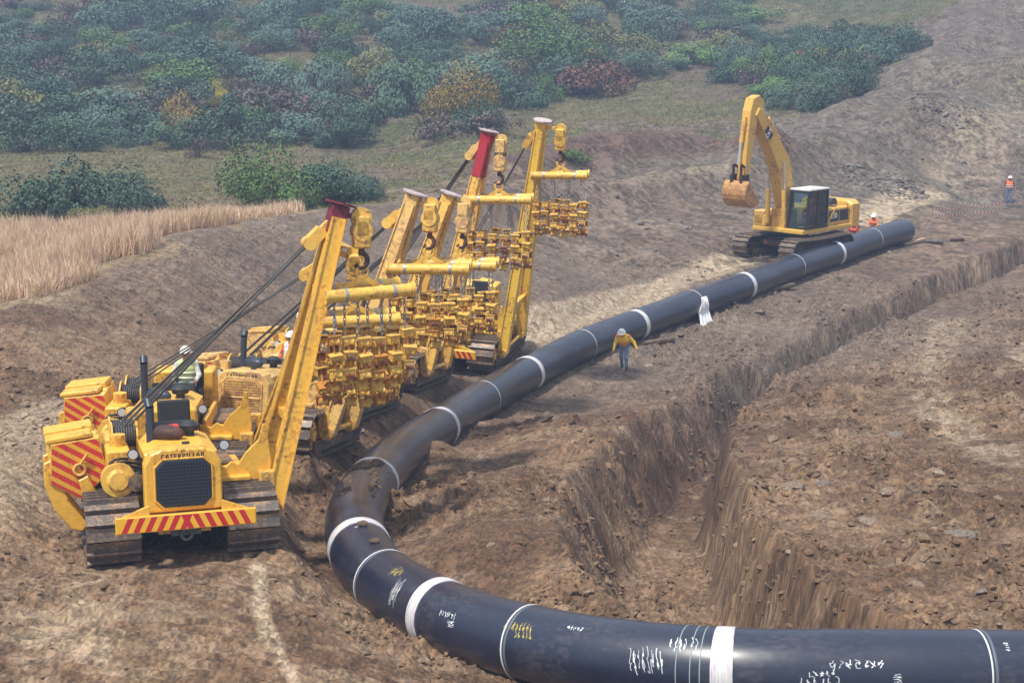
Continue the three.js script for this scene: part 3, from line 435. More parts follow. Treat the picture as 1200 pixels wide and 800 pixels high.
  for (const [x, y, z] of [[-0.80, 1.92, 1.45], [0.80, 1.95, 1.30]]) { const h = part('headlight', [cyl(0.08, 0.10, 0.14, 16, x, y, z, Math.PI / 2), rod(V(x * 0.75, y - 0.15, z - 0.05), V(x, y, z - 0.05), 0.022, 6)], MAT.black, t); part('lens', cyl(0.08, 0.08, 0.02, 16, x, y, z + 0.072, Math.PI / 2), MAT.lens, h); }
  // engine side clutter on the winch side and hoses
  part('hydraulic_tank', [rbox(0.42, 0.62, 0.8, 0.05, -1.02, 1.62, 0.75), cyl(0.14, 0.14, 0.3, 14, -1.0, 1.98, 0.65)], Y, t);
  part('winch_housing', [rbox(0.55, 0.75, 0.9, 0.06, -0.92, 1.6, -0.25)], Y2, t);
  part('gear_case', [cyl(0.30, 0.30, 0.22, 18, -1.05, 1.45, 1.28, Math.PI / 2), cyl(0.22, 0.16, 0.1, 18, -1.05, 1.45, 1.42, Math.PI / 2)], Y2, t);
  part('hydraulic_pump', [cyl(0.16, 0.16, 0.35, 14, -0.74, 1.4, 1.30, Math.PI / 2), cyl(0.08, 0.08, 0.1, 10, -0.74, 1.4, 1.5, Math.PI / 2)], MAT.steel, t);
  for (const z of [-0.55, 0.1]) { const d = part('winch_drum', [cyl(0.17, 0.17, 0.42, 16, -0.85, 1.98, z, 0, 0, Math.PI / 2), cyl(0.28, 0.28, 0.03, 18, -1.07, 1.98, z, 0, 0, Math.PI / 2), cyl(0.28, 0.28, 0.03, 18, -0.63, 1.98, z, 0, 0, Math.PI / 2)], Y2, t); const coil = []; for (let k = 0; k < 9; k++) coil.push(fin(new THREE.TorusGeometry(0.19, 0.022, 5, 16), M4(-1.03 + k * 0.045, 1.98, z, 0, Math.PI / 2))); part('wound_rope', coil, MAT.cable, d); }
  for (let k = 0; k < 6; k++) { const x0 = -0.66 - 0.06 * k; part('hose', tube([V(-0.6, 1.35 + 0.07 * k, 1.35 - 0.1 * k), V(x0 - 0.15, 1.55 + 0.05 * k, 1.30), V(x0 - 0.28, 1.35, 1.05 - 0.1 * k), V(-1.15, 1.2 + 0.1 * k, 0.6 - 0.1 * k)], 0.025, 6), MAT.rubber, t); }
  part('fuel_tank', [rbox(1.35, 0.85, 0.65, 0.08, 0.0, 1.75, -1.75), rbox(0.5, 0.12, 0.4, 0.04, 0.2, 2.23, -1.75)], Y, t);
  part('rear_winch', [rbox(1.0, 0.6, 0.4, 0.06, 0, 1.1, -2.1)], Y2, t);
  // operator's place
  part('dashboard', [rbox(0.9, 0.5, 0.12, 0.03, 0, 1.95, 0.02, -0.3), box(0.7, 0.25, 0.3, 0, 1.6, -0.05)], MAT.black, t);
  for (let k = 0; k < 4; k++) { const l = part('control_lever', rod(V(-0.35 + k * 0.16, 1.7, -0.25), V(-0.38 + k * 0.17, 2.12, -0.18), 0.014, 6), MAT.steel, t); part('lever_knob', sph(0.03, -0.38 + k * 0.17, 2.14, -0.178, 1, 1, 1, 8, 6), MAT.black, l); }
  part('seat_cushion', rbox(0.62, 0.36, 0.5, 0.05, 0.18, 1.72, -0.85), MAT.seat, t); part('seat_back', rbox(0.62, 0.55, 0.14, 0.05, 0.18, 2.13, -1.12, -0.12), o.seatMat || MAT.seat, t);
  part('floor_plate', [box(2.1, 0.04, 1.2, 0.1, 1.32, -0.7)], MAT.mudPlate, t);
  // boom-side deck: fender and stepped guard plate
  part('fender', [rbox(0.62, 0.10, 2.0, 0.03, 1.02, 1.22, -0.05), rbox(0.10, 0.35, 1.7, 0.03, 0.75, 1.42, -0.05)], Y, t);
  part('boom_guard_plate', turn(poly([[0, 0], [1.02, 0], [1.06, 0.30], [0.98, 0.98], [0.93, 1.0], [0.86, 0.72], [0.62, 0.50], [0.46, 0.28], [0.34, 0.34], [0.22, 0.24], [0.0, 0.30]], 0.06, 0.01), 0.66, 1.17, 0.78), Y, t);
  part('hinge_bracket', [rbox(0.28, 0.75, 0.2, 0.03, 1.62, 0.95, 0.85), rbox(0.28, 0.75, 0.2, 0.03, 1.62, 0.95, -0.85), rod(V(1.72, 0.62, -1.0), V(1.72, 0.62, 1.02), 0.07, 12)], Y2, t);
  // counterweight: stacked slabs, striped front plate and two curved arms
  const cw = new THREE.Group(); cw.name = 'counterweight'; cw.position.set(-1.72 - (o.cwOut || 0), 1.52, 0.62); cw.rotation.z = 0.10; t.add(cw);
  const pent = [[-0.36, 0.52], [0.44, 0.52], [0.50, -0.14], [0.02, -0.52], [-0.46, -0.16]];
  for (let k = 0; k < 4; k++) part('weight_slab', turn(poly(pent, 0.27, 0.025), -0.0 - 0.012 * k, 0.03 * (k % 2), -0.18 - k * 0.29), k % 2 ? Y2 : Y, cw);
  const fp = part('front_plate', turn(poly(pent.map(p => [p[0] * 1.02, p[1] * 1.02]), 0.05, 0.008), 0, 0, 0.02), o.striped === 0 ? Y2 : Y, cw);
  if (o.striped !== 0) { const g = fin(new THREE.ShapeGeometry(new THREE.Shape(pent.map(p => new THREE.Vector2(p[0], p[1]))))); g.translate(0, 0, 0.049); planarUV(g, -0.46, 0.5, -0.52, 0.52); const m = new THREE.Mesh(g, o.striped === 2 ? chevFaded : chevFresh); m.name = 'warning_stripes'; fp.add(m); }
  part('lifting_lug', [fin(new THREE.TorusGeometry(0.10, 0.03, 6, 12), M4(0.05, 0.02, 0.08, 0, 0, 0)), rod(V(0.02, 0.05, 0.06), V(0.22, 0.3, 0.12), 0.025, 6)], Y2, cw);
  part('top_slab', [rbox(0.86, 0.13, 0.62, 0.03, -0.04, 0.62, -0.82, 0, 0, 0.02), rbox(0.80, 0.09, 0.5, 0.03, -0.06, 0.60, -0.22, 0, 0, 0.02)], Y, cw);
  for (const z of [-0.05, -0.75]) part('swing_arm', [turn(poly([[-0.34, 0.25], [-0.20, 0.30], [-0.14, -0.15], [-0.02, -0.55], [0.20, -0.95], [0.12, -1.05], [-0.05, -0.98], [-0.28, -0.60], [-0.38, -0.15]], 0.12, 0.02), -0.18, -0.05, z), turn(poly([[0.0, 0.0], [0.14, 0.05], [0.32, -0.5], [0.42, -0.85], [0.3, -0.92], [0.08, -0.6]], 0.12, 0.02), 0.02, -0.18, z + 0.1)], Y, cw);
  // boom: two tapered legs meeting in a head, cap plate, braces
  const hx = o.head[0], hy = o.head[1], hz = o.head[2] || 0, head = V(hx, hy, hz), spread = o.spread || 0.85, topMat = o.headMat || Y;
  const legs = [];
  for (const s of [1, -1]) {
    const foot = V(1.72, 0.60, s * spread), dir = head.clone().sub(foot), top = foot.clone().addScaledVector(dir, 0.965).add(V(0, 0, s * 0.10));
    const split = o.headMat && o.redLen ? foot.clone().lerp(top, 1 - o.redLen) : top;
    const g = [beam(foot, split, 0.30, 0.22, 0.24, 0.20), ...[-1, 1].map(q => { const off = V(0.15 * q, 0.03 * -q, 0), off2 = V(0.12 * q, 0.03 * -q, 0); return beam(foot.clone().add(off), split.clone().add(off2), 0.035, 0.30, 0.03, 0.27); })];
    const leg = part('boom_leg', g, Y, t); legs.push([foot, top]);
    if (split !== top) part('painted_tip', [beam(split, top, 0.26, 0.24, 0.25, 0.22)], topMat, leg);
    part('hinge_pin', [cyl(0.16, 0.16, 0.34, 14, foot.x, foot.y, foot.z, Math.PI / 2)], Y2, leg);
  }
  for (const f of o.braces || [0.30]) { const a = legs[0][0].clone().lerp(legs[0][1], f), b = legs[1][0].clone().lerp(legs[1][1], f); part('cross_brace', [beam(a, b, 0.16, 0.16, 0.16, 0.16, V(0, 1, 0))], Y, t); }
  if (o.kbrace) { const a = legs[0][0].clone().lerp(legs[0][1], 0.20), b = legs[1][0].clone().lerp(legs[1][1], 0.20), m = a.clone().add(b).multiplyScalar(0.5); part('knee_brace', [rod(m, legs[0][0].clone().add(V(0, 0.15, -0.3)), 0.06, 8), rod(m, legs[1][0].clone().add(V(0, 0.15, 0.3)), 0.06, 8)], Y, t); }
  const ax = V(hx - 1.72, hy - 0.6, hz).normalize(), hq = new THREE.Quaternion().setFromUnitVectors(V(0, 1, 0), ax);
  const HM = new THREE.Matrix4().compose(head, hq, V(1, 1, 1));
  part('boom_head', [rbox(0.34, 0.55, 0.42, 0.03, 0, -0.22, 0).applyMatrix4(HM), box(0.5, 0.10, 0.12, 0.25, -0.10, 0).applyMatrix4(HM)], topMat, t);
  part('cap_plate', [cyl(0.31, 0.31, 0.04, 24, 0.02, 0.08, 0).applyMatrix4(HM)], o.capMat || MAT.capPale, t);
  // hoist and luffing tackle
  const hang = V(hx + (o.out || 0.42), hy - 0.22, hz), bY = o.hookY || hy - 1.15;
  part('upper_block', [rbox(0.30, 0.42, 0.34, 0.04, hang.x, hang.y - 0.15, hang.z), cyl(0.2, 0.2, 0.12, 16, hang.x, hang.y + 0.02, hang.z, Math.PI / 2)], Y2, t);
  { const r = []; for (const [dx, dz] of [[-0.13, -0.1], [-0.13, 0.1], [0.13, -0.1], [0.13, 0.1]]) r.push(rod(V(hang.x + dx, hang.y, hang.z + dz), V(hang.x + dx, bY, hang.z + dz), 0.024, 5)); part('hoist_rope', r, MAT.cable, t); }
  part('lower_block', [rbox(0.34, 0.46, 0.30, 0.05, hang.x, bY - 0.10, hang.z), cyl(0.19, 0.19, 0.34, 16, hang.x, bY, hang.z, Math.PI / 2)], Y2, t);
  { const k = []; for (let a = 0; a <= 9; a++) { const q = -0.3 + a / 9 * 4.4; k.push(V(hang.x - 0.02 + Math.sin(q) * 0.13, bY - 0.56 + Math.cos(q) * 0.14, hang.z)); } part('hook', [tube(k, 0.05, 8, 20), rod(V(hang.x, bY - 0.45, hang.z), V(hang.x, bY - 0.25, hang.z), 0.06, 8)], o.hookMat || MAT.rust, t); }
  const lb = V(hx - 0.34, hy - 0.42, hz), wn = V(-0.85, 2.12, -0.1);
  { const dir = lb.clone().sub(wn).normalize(); part('luffing_block', [beam(lb.clone().addScaledVector(dir, -0.42), lb, 0.22, 0.32), cyl(0.13, 0.13, 0.34, 12, lb.x - dir.x * 0.35, lb.y - dir.y * 0.35, lb.z, Math.PI / 2), beam(lb, V(hx, hy - 0.1, hz), 0.14, 0.2)], Y2, t);
    for (let k = 0; k < (o.ropes || 6); k++) { const q = k - ((o.ropes || 6) - 1) / 2; part('luffing_rope', [rod(V(wn.x + 0.10 * (k % 2), wn.y + 0.06 * (k % 3), wn.z + q * 0.17), lb.clone().addScaledVector(dir, -0.35).add(V(0.02 * (k % 2), 0.05 * (k % 2), q * 0.055)), 0.017, 5)], MAT.cable, t); } }
  t.userData.hook = V(hang.x, bY - 0.72, hang.z);
  return t;
}
const hookOf = new Map();
function placeLayer(o) {
  const t = pipelayer(o), st = stands[o.key], p = V(st.x, st.y, st.z), yaw = st.yaw, pitch = -Math.atan(st.sz), roll = Math.atan(st.sx);
  t.position.copy(p); t.rotation.set(pitch, yaw, roll, 'YXZ'); t.position.y += o.lift ?? 0.03; t.updateMatrixWorld(true);
  hookOf.set(o.key, { p: t.userData.hook.clone().applyMatrix4(t.matrixWorld), yaw }); delete t.userData.hook; return t;
}
const D = Math.PI / 180;
const layers = [
  [{ key: 'a', label: 'pipelayer with black radiator grille and red striped bumper at the front of the row', paint: MAT.yellow, paint2: MAT.ochre, head: [3.25, 6.1, 0.1], headMat: MAT.maroon, capMat: MAT.maroon, ropes: 6, hookY: 5.65, striped: 1, exH: 0.62 }],
  [{ key: 'b', label: 'second pipelayer of the row with driver in white helmet, close behind the black grille machine', paint: MAT.yellow, paint2: MAT.ochre, head: [3.45, 5.15, 0], capMat: MAT.ochre, ropes: 5, striped: 1, exH: 0.8, muffler: MAT.blackBlue, hookY: 4.75 }],
  [{ key: 'c', label: 'pipelayer with tan split radiator grille, third in the row', paint: MAT.tan, paint2: MAT.ochre, nose: MAT.tan, grille: MAT.tan, bars: MAT.tan, splitGrille: true, head: [3.4, 6.25, 0.2], hookY: 5.75, capMat: MAT.capPale, ropes: 5, striped: 2, muffler: MAT.blackBlue, exH: 0.75 }],
  [{ key: 'd', label: 'pipelayer with white exhaust and white intake stack, fourth in the row', paint: MAT.ochre, paint2: MAT.tan, head: [3.45, 6.15, 0.2], hookY: 5.5, ropes: 5, striped: 0, exhaust: MAT.white, muffler: MAT.white, tallCleaner: true, exH: 0.6 }],
  [{ key: 'e', label: 'pipelayer with red painted boom tip, fifth in the row', paint: MAT.ochre, paint2: MAT.tan, head: [3.1, 7.9, 0.2], hookY: 7.1, headMat: MAT.red, redLen: 0.15, ropes: 6, striped: 0 }],
  [{ key: 'f', label: 'pipelayer with bright yellow open boom frame at the far end of the row', paint: MAT.lemon, paint2: MAT.ochre, head: [2.85, 8.4, 0.1], hookY: 7.85, out: 0.65, ropes: 3, striped: 0, spread: 1.0, braces: [0.2], kbrace: true }],
];
for (const l of layers) placeLayer(...l);
// ------------------------------------------------------------------ roller cradles hanging from the hooks
const bracketGeo = boxUV(mergeGeometries([box(0.26, 0.025, 0.19, 0, 0.08, 0), box(0.022, 0.16, 0.15, -0.10, 0.0, 0), box(0.022, 0.16, 0.15, 0.10, 0.0, 0), box(0.19, 0.085, 0.02, 0, 0.035, 0.065)]), 0.5);
const rollGeo = boxUV(mergeGeometries([cyl(0.08, 0.045, 0.08, 10, -0.04, -0.03, 0.02, 0, 0, -Math.PI / 2), cyl(0.045, 0.08, 0.08, 10, 0.04, -0.03, 0.02, 0, 0, -Math.PI / 2)]), 0.5);
function chain(a, b, n) { const out = [], d = b.clone().sub(a); for (let i = 0; i < n; i++) { const g = new THREE.TorusGeometry(0.034, 0.011, 4, 8); g.scale(0.8, 1.5, 1); out.push(fin(g, M4(a.x + d.x * (i + 0.5) / n, a.y + d.y * (i + 0.5) / n, a.z + d.z * (i + 0.5) / n, 0, i % 2 ? Math.PI / 2 : 0, 0))); } return out; }
function cradle(label, o) { // origin at the hook
  const t = thing('roller_cradle', label, 'roller cradle', 'roller cradles hanging from the booms');
  const W = o.w || 1.9, drop = o.drop || 0.75, by = -0.42, nc = o.cols || 6, gap = 0.31, M = o.mat, M2 = o.mat2 || MAT.cradleO;
  part('lifting_bail', [fin(new THREE.TorusGeometry(0.12, 0.035, 6, 14), M4(0, -0.06, 0)), beam(V(0, -0.14, 0), V(-0.4, by, 0), 0.10, 0.06), beam(V(0, -0.14, 0), V(0.4, by, 0), 0.10, 0.06)], M, t);
  for (const z of [-0.36, 0.36]) {
    const b = part('spreader_tube', [rod(V(-W / 2, by, z), V(W / 2, by, z), 0.125, 16)], M, t);
    for (const s of [-1, 1]) part('tube_flange', cyl(0.15, 0.15, 0.05, 16, s * W / 2, by, z, 0, 0, Math.PI / 2), M, b);
    for (const s of [-0.45, 0.45]) part('clamp_ring', cyl(0.137, 0.137, 0.06, 16, s * W * 0.62, by, z, 0, 0, Math.PI / 2), MAT.chain, b);
    for (let k = 0; k < 4; k++) { const x = (k / 3 - 0.5) * W * 0.82; part('chain', [...chain(V(x, by - 0.1, z), V(x, by - drop, z), 9)], MAT.chain, t); }
  }
  part('cross_tie', [rod(V(-0.4, by, -0.36), V(-0.4, by, 0.36), 0.08, 10), rod(V(0.4, by, -0.36), V(0.4, by, 0.36), 0.08, 10)], M, t);
  for (const s of [1, -1]) for (let r = 0; r < 4; r++) {
    const bulge = [0.36, 0.44, 0.42, 0.26][r], yy = by - drop - 0.10 - r * gap, tilt = [0, 0.1, -0.15, -0.6][r];
    if (r < 3) for (let c = 0; c < nc; c++) { const x = (c / (nc - 1) - 0.5) * W * 0.86; part('link_bar', rod(V(x, yy, s * bulge), V(x, yy - 0.29, s * [0.44, 0.42, 0.26][r]), 0.028, 5), MAT.cradleO, t); }
    for (let c = 0; c < nc; c++) {
      const b = new THREE.Mesh(bracketGeo, hash2(c, r, 77 + s) < 0.75 ? M : M2); b.name = 'roller_bracket'; b.position.set((c / (nc - 1) - 0.5) * W * 0.86 + (hash2(c, r, 31) - 0.5) * 0.05, yy + (hash2(c, r, 33) - 0.5) * 0.06 + 0.07 * Math.sin(c * 1.25 + s), s * bulge); b.rotation.set(s * tilt + (hash2(c, r, 35) - 0.5) * 0.25, (s > 0 ? 0 : Math.PI) + (hash2(c, r, 37) - 0.5) * 0.5, (hash2(c, r, 39) - 0.5) * 0.2); t.add(b);
      const q = new THREE.Mesh(rollGeo, hash2(c, r, 41 + s) < 0.62 ? M : hash2(c, r, 43) < 0.7 ? MAT.roller : MAT.rollerDark); q.name = 'roller'; b.add(q);
    }
  }
  return t;
}
for (const [key, label, o] of [
  ['a', 'yellow roller cradle hanging from the maroon headed boom', { mat: MAT.cradleY, w: 1.75, drop: 0.8 }],
  ['b', 'yellow roller cradle hanging behind the maroon headed boom', { mat: MAT.cradleY, w: 1.75 }],
  ['c', 'roller cradle under the white capped boom of the tan grille machine', { mat: MAT.cradleY, w: 1.9 }],
  ['d', 'roller cradle under the white capped boom next to the red tipped boom', { mat: MAT.cradleY, w: 1.9 }],
  ['e', 'rust orange and yellow roller cradle under the red tipped boom', { mat: MAT.cradleY, mat2: MAT.rollerDark, w: 2.0, drop: 1.0 }],
  ['f', 'roller cradle hanging from the bright yellow open boom frame', { mat: MAT.cradleY, w: 1.8, drop: 0.9 }],
]) { const c = cradle(label, o), h = hookOf.get(key); c.position.copy(h.p); c.rotation.y = h.yaw + 0.15; }
// ------------------------------------------------------------------ excavator; +z is its front, +x the cab side
{
  const t = thing('excavator', 'yellow crawler excavator with raised boom standing behind the pipe', 'excavator');
  const Y = paint(0.76, 0.46, 0.09), shoe = shoeGeo(0.85, 0.22);
  for (const s of [-1, 1]) crawler(t, { x: s * 1.35, len: 4.0, r: 0.48, w: 0.85, pitch: 0.22, shoe, paint: MAT.rust, sag: 0.05 });
  part('undercarriage', [rbox(2.0, 0.45, 1.6, 0.08, 0, 0.75, 0), rbox(2.4, 0.3, 0.5, 0.05, 0, 0.7, 0.9), rbox(2.4, 0.3, 0.5, 0.05, 0, 0.7, -0.9)], MAT.rust, t);
  part('slew_ring', cyl(0.75, 0.75, 0.2, 28, 0, 1.06, 0), MAT.black, t);
  part('upper_deck', [rbox(2.9, 0.22, 4.6, 0.05, 0, 1.26, -0.9)], Y, t);
  const cw = part('counterweight', [turn(poly([[-1.42, 0], [1.42, 0], [1.42, 0.95], [1.2, 1.1], [-1.2, 1.1], [-1.42, 0.95]], 0.75, 0.08), 0, 1.3, -3.0)], Y, t);
  part('counterweight_vent', [rbox(2.2, 0.35, 0.03, 0.01, 0, 1.8, -3.40)], MAT.black, cw);
  const hood = part('engine_cover', [rbox(2.7, 0.85, 1.9, 0.08, 0, 1.78, -1.75), rbox(0.9, 0.75, 1.3, 0.06, -0.95, 1.72, -0.2)], Y, t);
  for (let k = 0; k < 2; k++) part('side_panel', [rbox(0.03, 0.5, 0.8, 0.01, 1.365, 1.82, -1.3 - 0.9 * k)], MAT.black, hood);
  part('model_number', turn(letters('330', 0.26), 1.385, 1.72, -1.25, 0, Math.PI / 2, 0), MAT.lettersWhite, hood);
  part('exhaust_silencer', [turn(cyl(0.28, 0.28, 1.3, 16, 0, 0, 0, 0, 0, Math.PI / 2), 0.35, 2.35, -1.8), cyl(0.07, 0.07, 0.4, 10, -0.2, 2.6, -2.1)], MAT.blackBlue, t);
  { const h = []; const P = [V(1.38, 1.4, -0.55), V(1.38, 2.35, -0.7), V(1.38, 2.35, -2.4), V(1.38, 1.4, -2.6)]; for (let k = 0; k < 3; k++) h.push(rod(P[k], P[k + 1], 0.022, 6)); part('handrail', h, Y, t); }
  part('step_bar', [beam(V(1.42, 1.35, -0.45), V(1.42, 2.1, -1.25), 0.05, 0.08)], Y, t);
  // cab
  const cab = new THREE.Group(); cab.name = 'cab'; t.add(cab);
  const cx0 = 0.42, cx1 = 1.42, cz0 = -0.6, cz1 = 1.15, y0 = 1.38, y1 = 3.15, fr = [];
  for (const [x, z, x2, z2] of [[cx0, cz0, cx0, cz0], [cx1, cz0, cx1, cz0], [cx0, cz1, cx0, cz1 - 0.22], [cx1, cz1, cx1, cz1 - 0.22], [cx1, 0.2, cx1, 0.15]]) fr.push(beam(V(x, y0, z), V(x2, y1, z2), 0.09, 0.09));
  for (const y of [y0 + 0.05, y1 - 0.03]) { const e = y > 2 ? 0.22 : 0; fr.push(box(0.09, 0.1, cz1 - cz0 - e, cx0, y, (cz0 + cz1 - e) / 2), box(0.09, 0.1, cz1 - cz0 - e, cx1, y, (cz0 + cz1 - e) / 2), box(cx1 - cx0, 0.1, 0.09, (cx0 + cx1) / 2, y, cz1 - e), box(cx1 - cx0, 0.1, 0.09, (cx0 + cx1) / 2, y, cz0)); }
  part('cab_frame', fr, MAT.black, cab);
  part('lower_door_panel', [box(0.03, 0.55, 0.72, cx1 - 0.01, y0 + 0.33, -0.22)], MAT.black, cab);
  part('cab_roof', [rbox(1.12, 0.10, 1.66, 0.04, 0.92, y1 + 0.06, 0.16)], MAT.white, cab);
  part('cab_back', [box(0.9, 1.7, 0.04, 0.92, 2.26, cz0 + 0.02)], MAT.black, cab);
  const pane = (g) => { part('window_pane', g, MAT.glass, cab); };
  pane(box(0.88, 1.6, 0.012, 0.92, 2.28, cz1 - 0.11, -0.135)); pane(box(0.012, 1.6, 0.8, cx1, 2.28, 0.62)); pane(box(0.012, 1.0, 0.66, cx1, 2.55, -0.24)); pane(box(0.012, 1.6, 1.5, cx0, 2.28, 0.2));
  part('driver_seat', [rbox(0.5, 0.14, 0.5, 0.04, 0.92, 1.85, -0.05), rbox(0.5, 0.7, 0.12, 0.04, 0.92, 2.2, -0.32)], MAT.seat, cab);
  // boom, stick and bucket; drawn in the fore-aft plane, thickness across
  const plane = (pts, w, x = 0) => turn(poly(pts, w, 0.03), x, 0, 0, 0, -Math.PI / 2, 0);  // outline (z, y)
  const BX = -0.18;
  const boom = part('boom', plane([[0.15, 1.75], [0.62, 1.6], [1.15, 2.9], [1.62, 4.25], [2.35, 5.35], [3.45, 6.75], [3.25, 7.05], [2.95, 6.95], [1.75, 5.75], [0.98, 4.85], [0.62, 4.2], [0.35, 3.0]], 0.62, BX), Y, t);
  part('boom_emblem', [rbox(0.012, 0.36, 0.62, 0.004, BX + 0.318, 5.9, 2.5, -0.85)], MAT.black, boom); part('emblem_lettering', turn(letters('CAT', 0.2), BX + 0.326, 5.82, 2.44, 0, Math.PI / 2, 0.8), MAT.lettersWhite, boom);
  const hyd = (name, a, b, par, r = 0.10) => { const m = a.clone().lerp(b, 0.55), c = part(name, [rod(a, m, r, 12), cyl(r * 1.15, r * 1.15, 0.5, 12, 0, -9, 0)].slice(0, 1), Y, par); part('piston_rod', rod(m, b, r * 0.55, 10), MAT.chrome, c); return c; };
  for (const s of [-1, 1]) hyd('boom_cylinder', V(BX + s * 0.48, 1.55, 1.3), V(BX + s * 0.40, 4.5, 1.35), t, 0.11);
  part('boom_base', [rbox(0.9, 1.1, 0.9, 0.06, BX, 1.7, 0.6), rbox(0.7, 0.55, 0.6, 0.06, -1.05, 1.65, 1.1)], Y, t);
  part('tool_box', [rbox(0.62, 0.75, 0.6, 0.08, -1.1, 1.75, 1.1)], Y, t);
  hyd('stick_cylinder', V(BX, 5.55, 1.3), V(BX, 7.35, 2.95), t, 0.12);
  for (const s of [-1, 1]) part('boom_hose', tube([V(BX + s * 0.12, 2.6, 0.30), V(BX + s * 0.12, 4.4, 0.55), V(BX + s * 0.1, 5.4, 1.2), V(BX + s * 0.1, 6.9, 2.7)], 0.03, 6), MAT.rubber, t);
  const stick = part('stick', plane([[2.85, 7.35], [3.2, 7.62], [3.62, 7.5], [3.82, 6.95], [4.02, 5.4], [4.12, 3.85], [3.88, 3.78], [3.62, 5.2], [3.3, 6.6], [3.05, 6.85]], 0.48, BX), Y, t);
  hyd('bucket_cylinder', V(BX, 6.7, 3.95), V(BX, 4.55, 4.38), stick, 0.10);
  part('bucket_linkage', [beam(V(BX - 0.22, 4.55, 4.38), V(BX - 0.22, 3.75, 4.42), 0.06, 0.14, 0.06, 0.14), beam(V(BX + 0.22, 4.55, 4.38), V(BX + 0.22, 3.75, 4.42), 0.06, 0.14, 0.06, 0.14), beam(V(BX - 0.2, 4.55, 4.38), V(BX - 0.2, 4.35, 4.0), 0.06, 0.1), beam(V(BX + 0.2, 4.55, 4.38), V(BX + 0.2, 4.35, 4.0), 0.06, 0.1)], MAT.rust, t);
  { // bucket: curled shell, side cheeks, teeth
    const prof = []; for (let k = 0; k <= 10; k++) { const a = 0.9 - k / 10 * 3.3; prof.push([4.0 + Math.cos(a) * 0.62, 3.25 + Math.sin(a) * 0.66]); }
    const inn = prof.map(p => [4.0 + (p[0] - 4.0) * 0.92, 3.25 + (p[1] - 3.25) * 0.92]).reverse();
    const bm = paint(0.55, 0.30, 0.09, true, 0.6);
    const b = part('bucket', [plane([...prof, ...inn], 1.35, BX)], bm, t);
    const ck = [...prof]; for (const s of [-1, 1]) part('bucket_cheek', plane(ck, 0.06, BX + s * 0.66), bm, b);
    for (let k = 0; k < 5; k++) part('bucket_tooth', [beam(V(BX - 0.54 + k * 0.27, prof[10][1] + 0.02, prof[10][0]), V(BX - 0.54 + k * 0.27, prof[10][1] + 0.28, prof[10][0] - 0.12), 0.12, 0.08, 0.07, 0.03)], MAT.steel, b);
    part('bucket_ears', [rbox(0.08, 0.45, 0.6, 0.02, BX - 0.3, 3.85, 4.2), rbox(0.08, 0.45, 0.6, 0.02, BX + 0.3, 3.85, 4.2)], MAT.rust, b);
  }
  const st = stands.x, p = V(st.x, st.y + 0.03, st.z); t.position.copy(p); t.rotation.y = st.yaw;
  t.children.forEach(c => { if (c.name !== 'track' && c.name !== 'undercarriage') c.position.y += 0.12; });
  globalThis.excavatorPose = { p: p.clone(), yaw: t.rotation.y };
}
// ------------------------------------------------------------------ people: one skin over a posed skeleton
function capsuleDist(p, a, b, ra, rb) { const bx = b[0] - a[0], by = b[1] - a[1], bz = b[2] - a[2], l = bx * bx + by * by + bz * bz, t = l ? clamp(((p[0] - a[0]) * bx + (p[1] - a[1]) * by + (p[2] - a[2]) * bz) / l) : 0; return Math.hypot(p[0] - a[0] - t * bx, p[1] - a[1] - t * by, p[2] - a[2] - t * bz) - mix(ra, rb, t); }
function skin(bones, N, k = 0.03) {
  const lo = [9, 9, 9], hi = [-9, -9, -9]; for (const b of bones) for (const q of [b.a, b.b]) for (let i = 0; i < 3; i++) { lo[i] = Math.min(lo[i], q[i] - 0.2); hi[i] = Math.max(hi[i], q[i] + 0.2); }
  const c = lo.map((v, i) => (v + hi[i]) / 2), h = Math.max(...lo.map((v, i) => hi[i] - v)) / 2;
  const mc = new MarchingCubes(N, new THREE.MeshStandardMaterial(), false, false, 60000); mc.isolation = 0;
  const f = (p) => { let d = 9; for (const b of bones) { const e = capsuleDist(p, b.a, b.b, b.ra, b.rb), w = Math.max(k - Math.abs(d - e), 0) / k; d = Math.min(d, e) - w * w * k * 0.25; } return d; };
  for (let z = 0; z < N; z++) for (let y = 0; y < N; y++) for (let x = 0; x < N; x++) mc.field[x + y * N + z * N * N] = -f([c[0] + (x / N * 2 - 1) * h, c[1] + (y / N * 2 - 1) * h, c[2] + (z / N * 2 - 1) * h]);
  mc.update(); const n = mc.count, g = new THREE.BufferGeometry(), pos = new Float32Array(n * 3), col = new Float32Array(n * 3);
  for (let i = 0; i < n * 3; i++) pos[i] = mc.positionArray[i] * h + c[i % 3];
  for (let i = 0; i < n; i++) { const p = [pos[i * 3], pos[i * 3 + 1], pos[i * 3 + 2]]; let bd = 9, bc = bones[0].c; for (const b of bones) { const e = capsuleDist(p, b.a, b.b, b.ra, b.rb); if (e < bd) { bd = e; bc = b.c; } } col[i * 3] = bc[0]; col[i * 3 + 1] = bc[1]; col[i * 3 + 2] = bc[2]; }
  g.setAttribute('position', new THREE.BufferAttribute(pos, 3)); g.setAttribute('normal', new THREE.BufferAttribute(new Float32Array(mc.normalArray.slice(0, n * 3)), 3)); g.setAttribute('color', new THREE.BufferAttribute(col, 3)); g.computeVertexNormals(); return g;
}
const clothMat = std(lin(1, 1, 1), 0.85, { vertexColors: true });
const SKIN = [0.42, 0.25, 0.17], BOOT = [0.05, 0.04, 0.035];
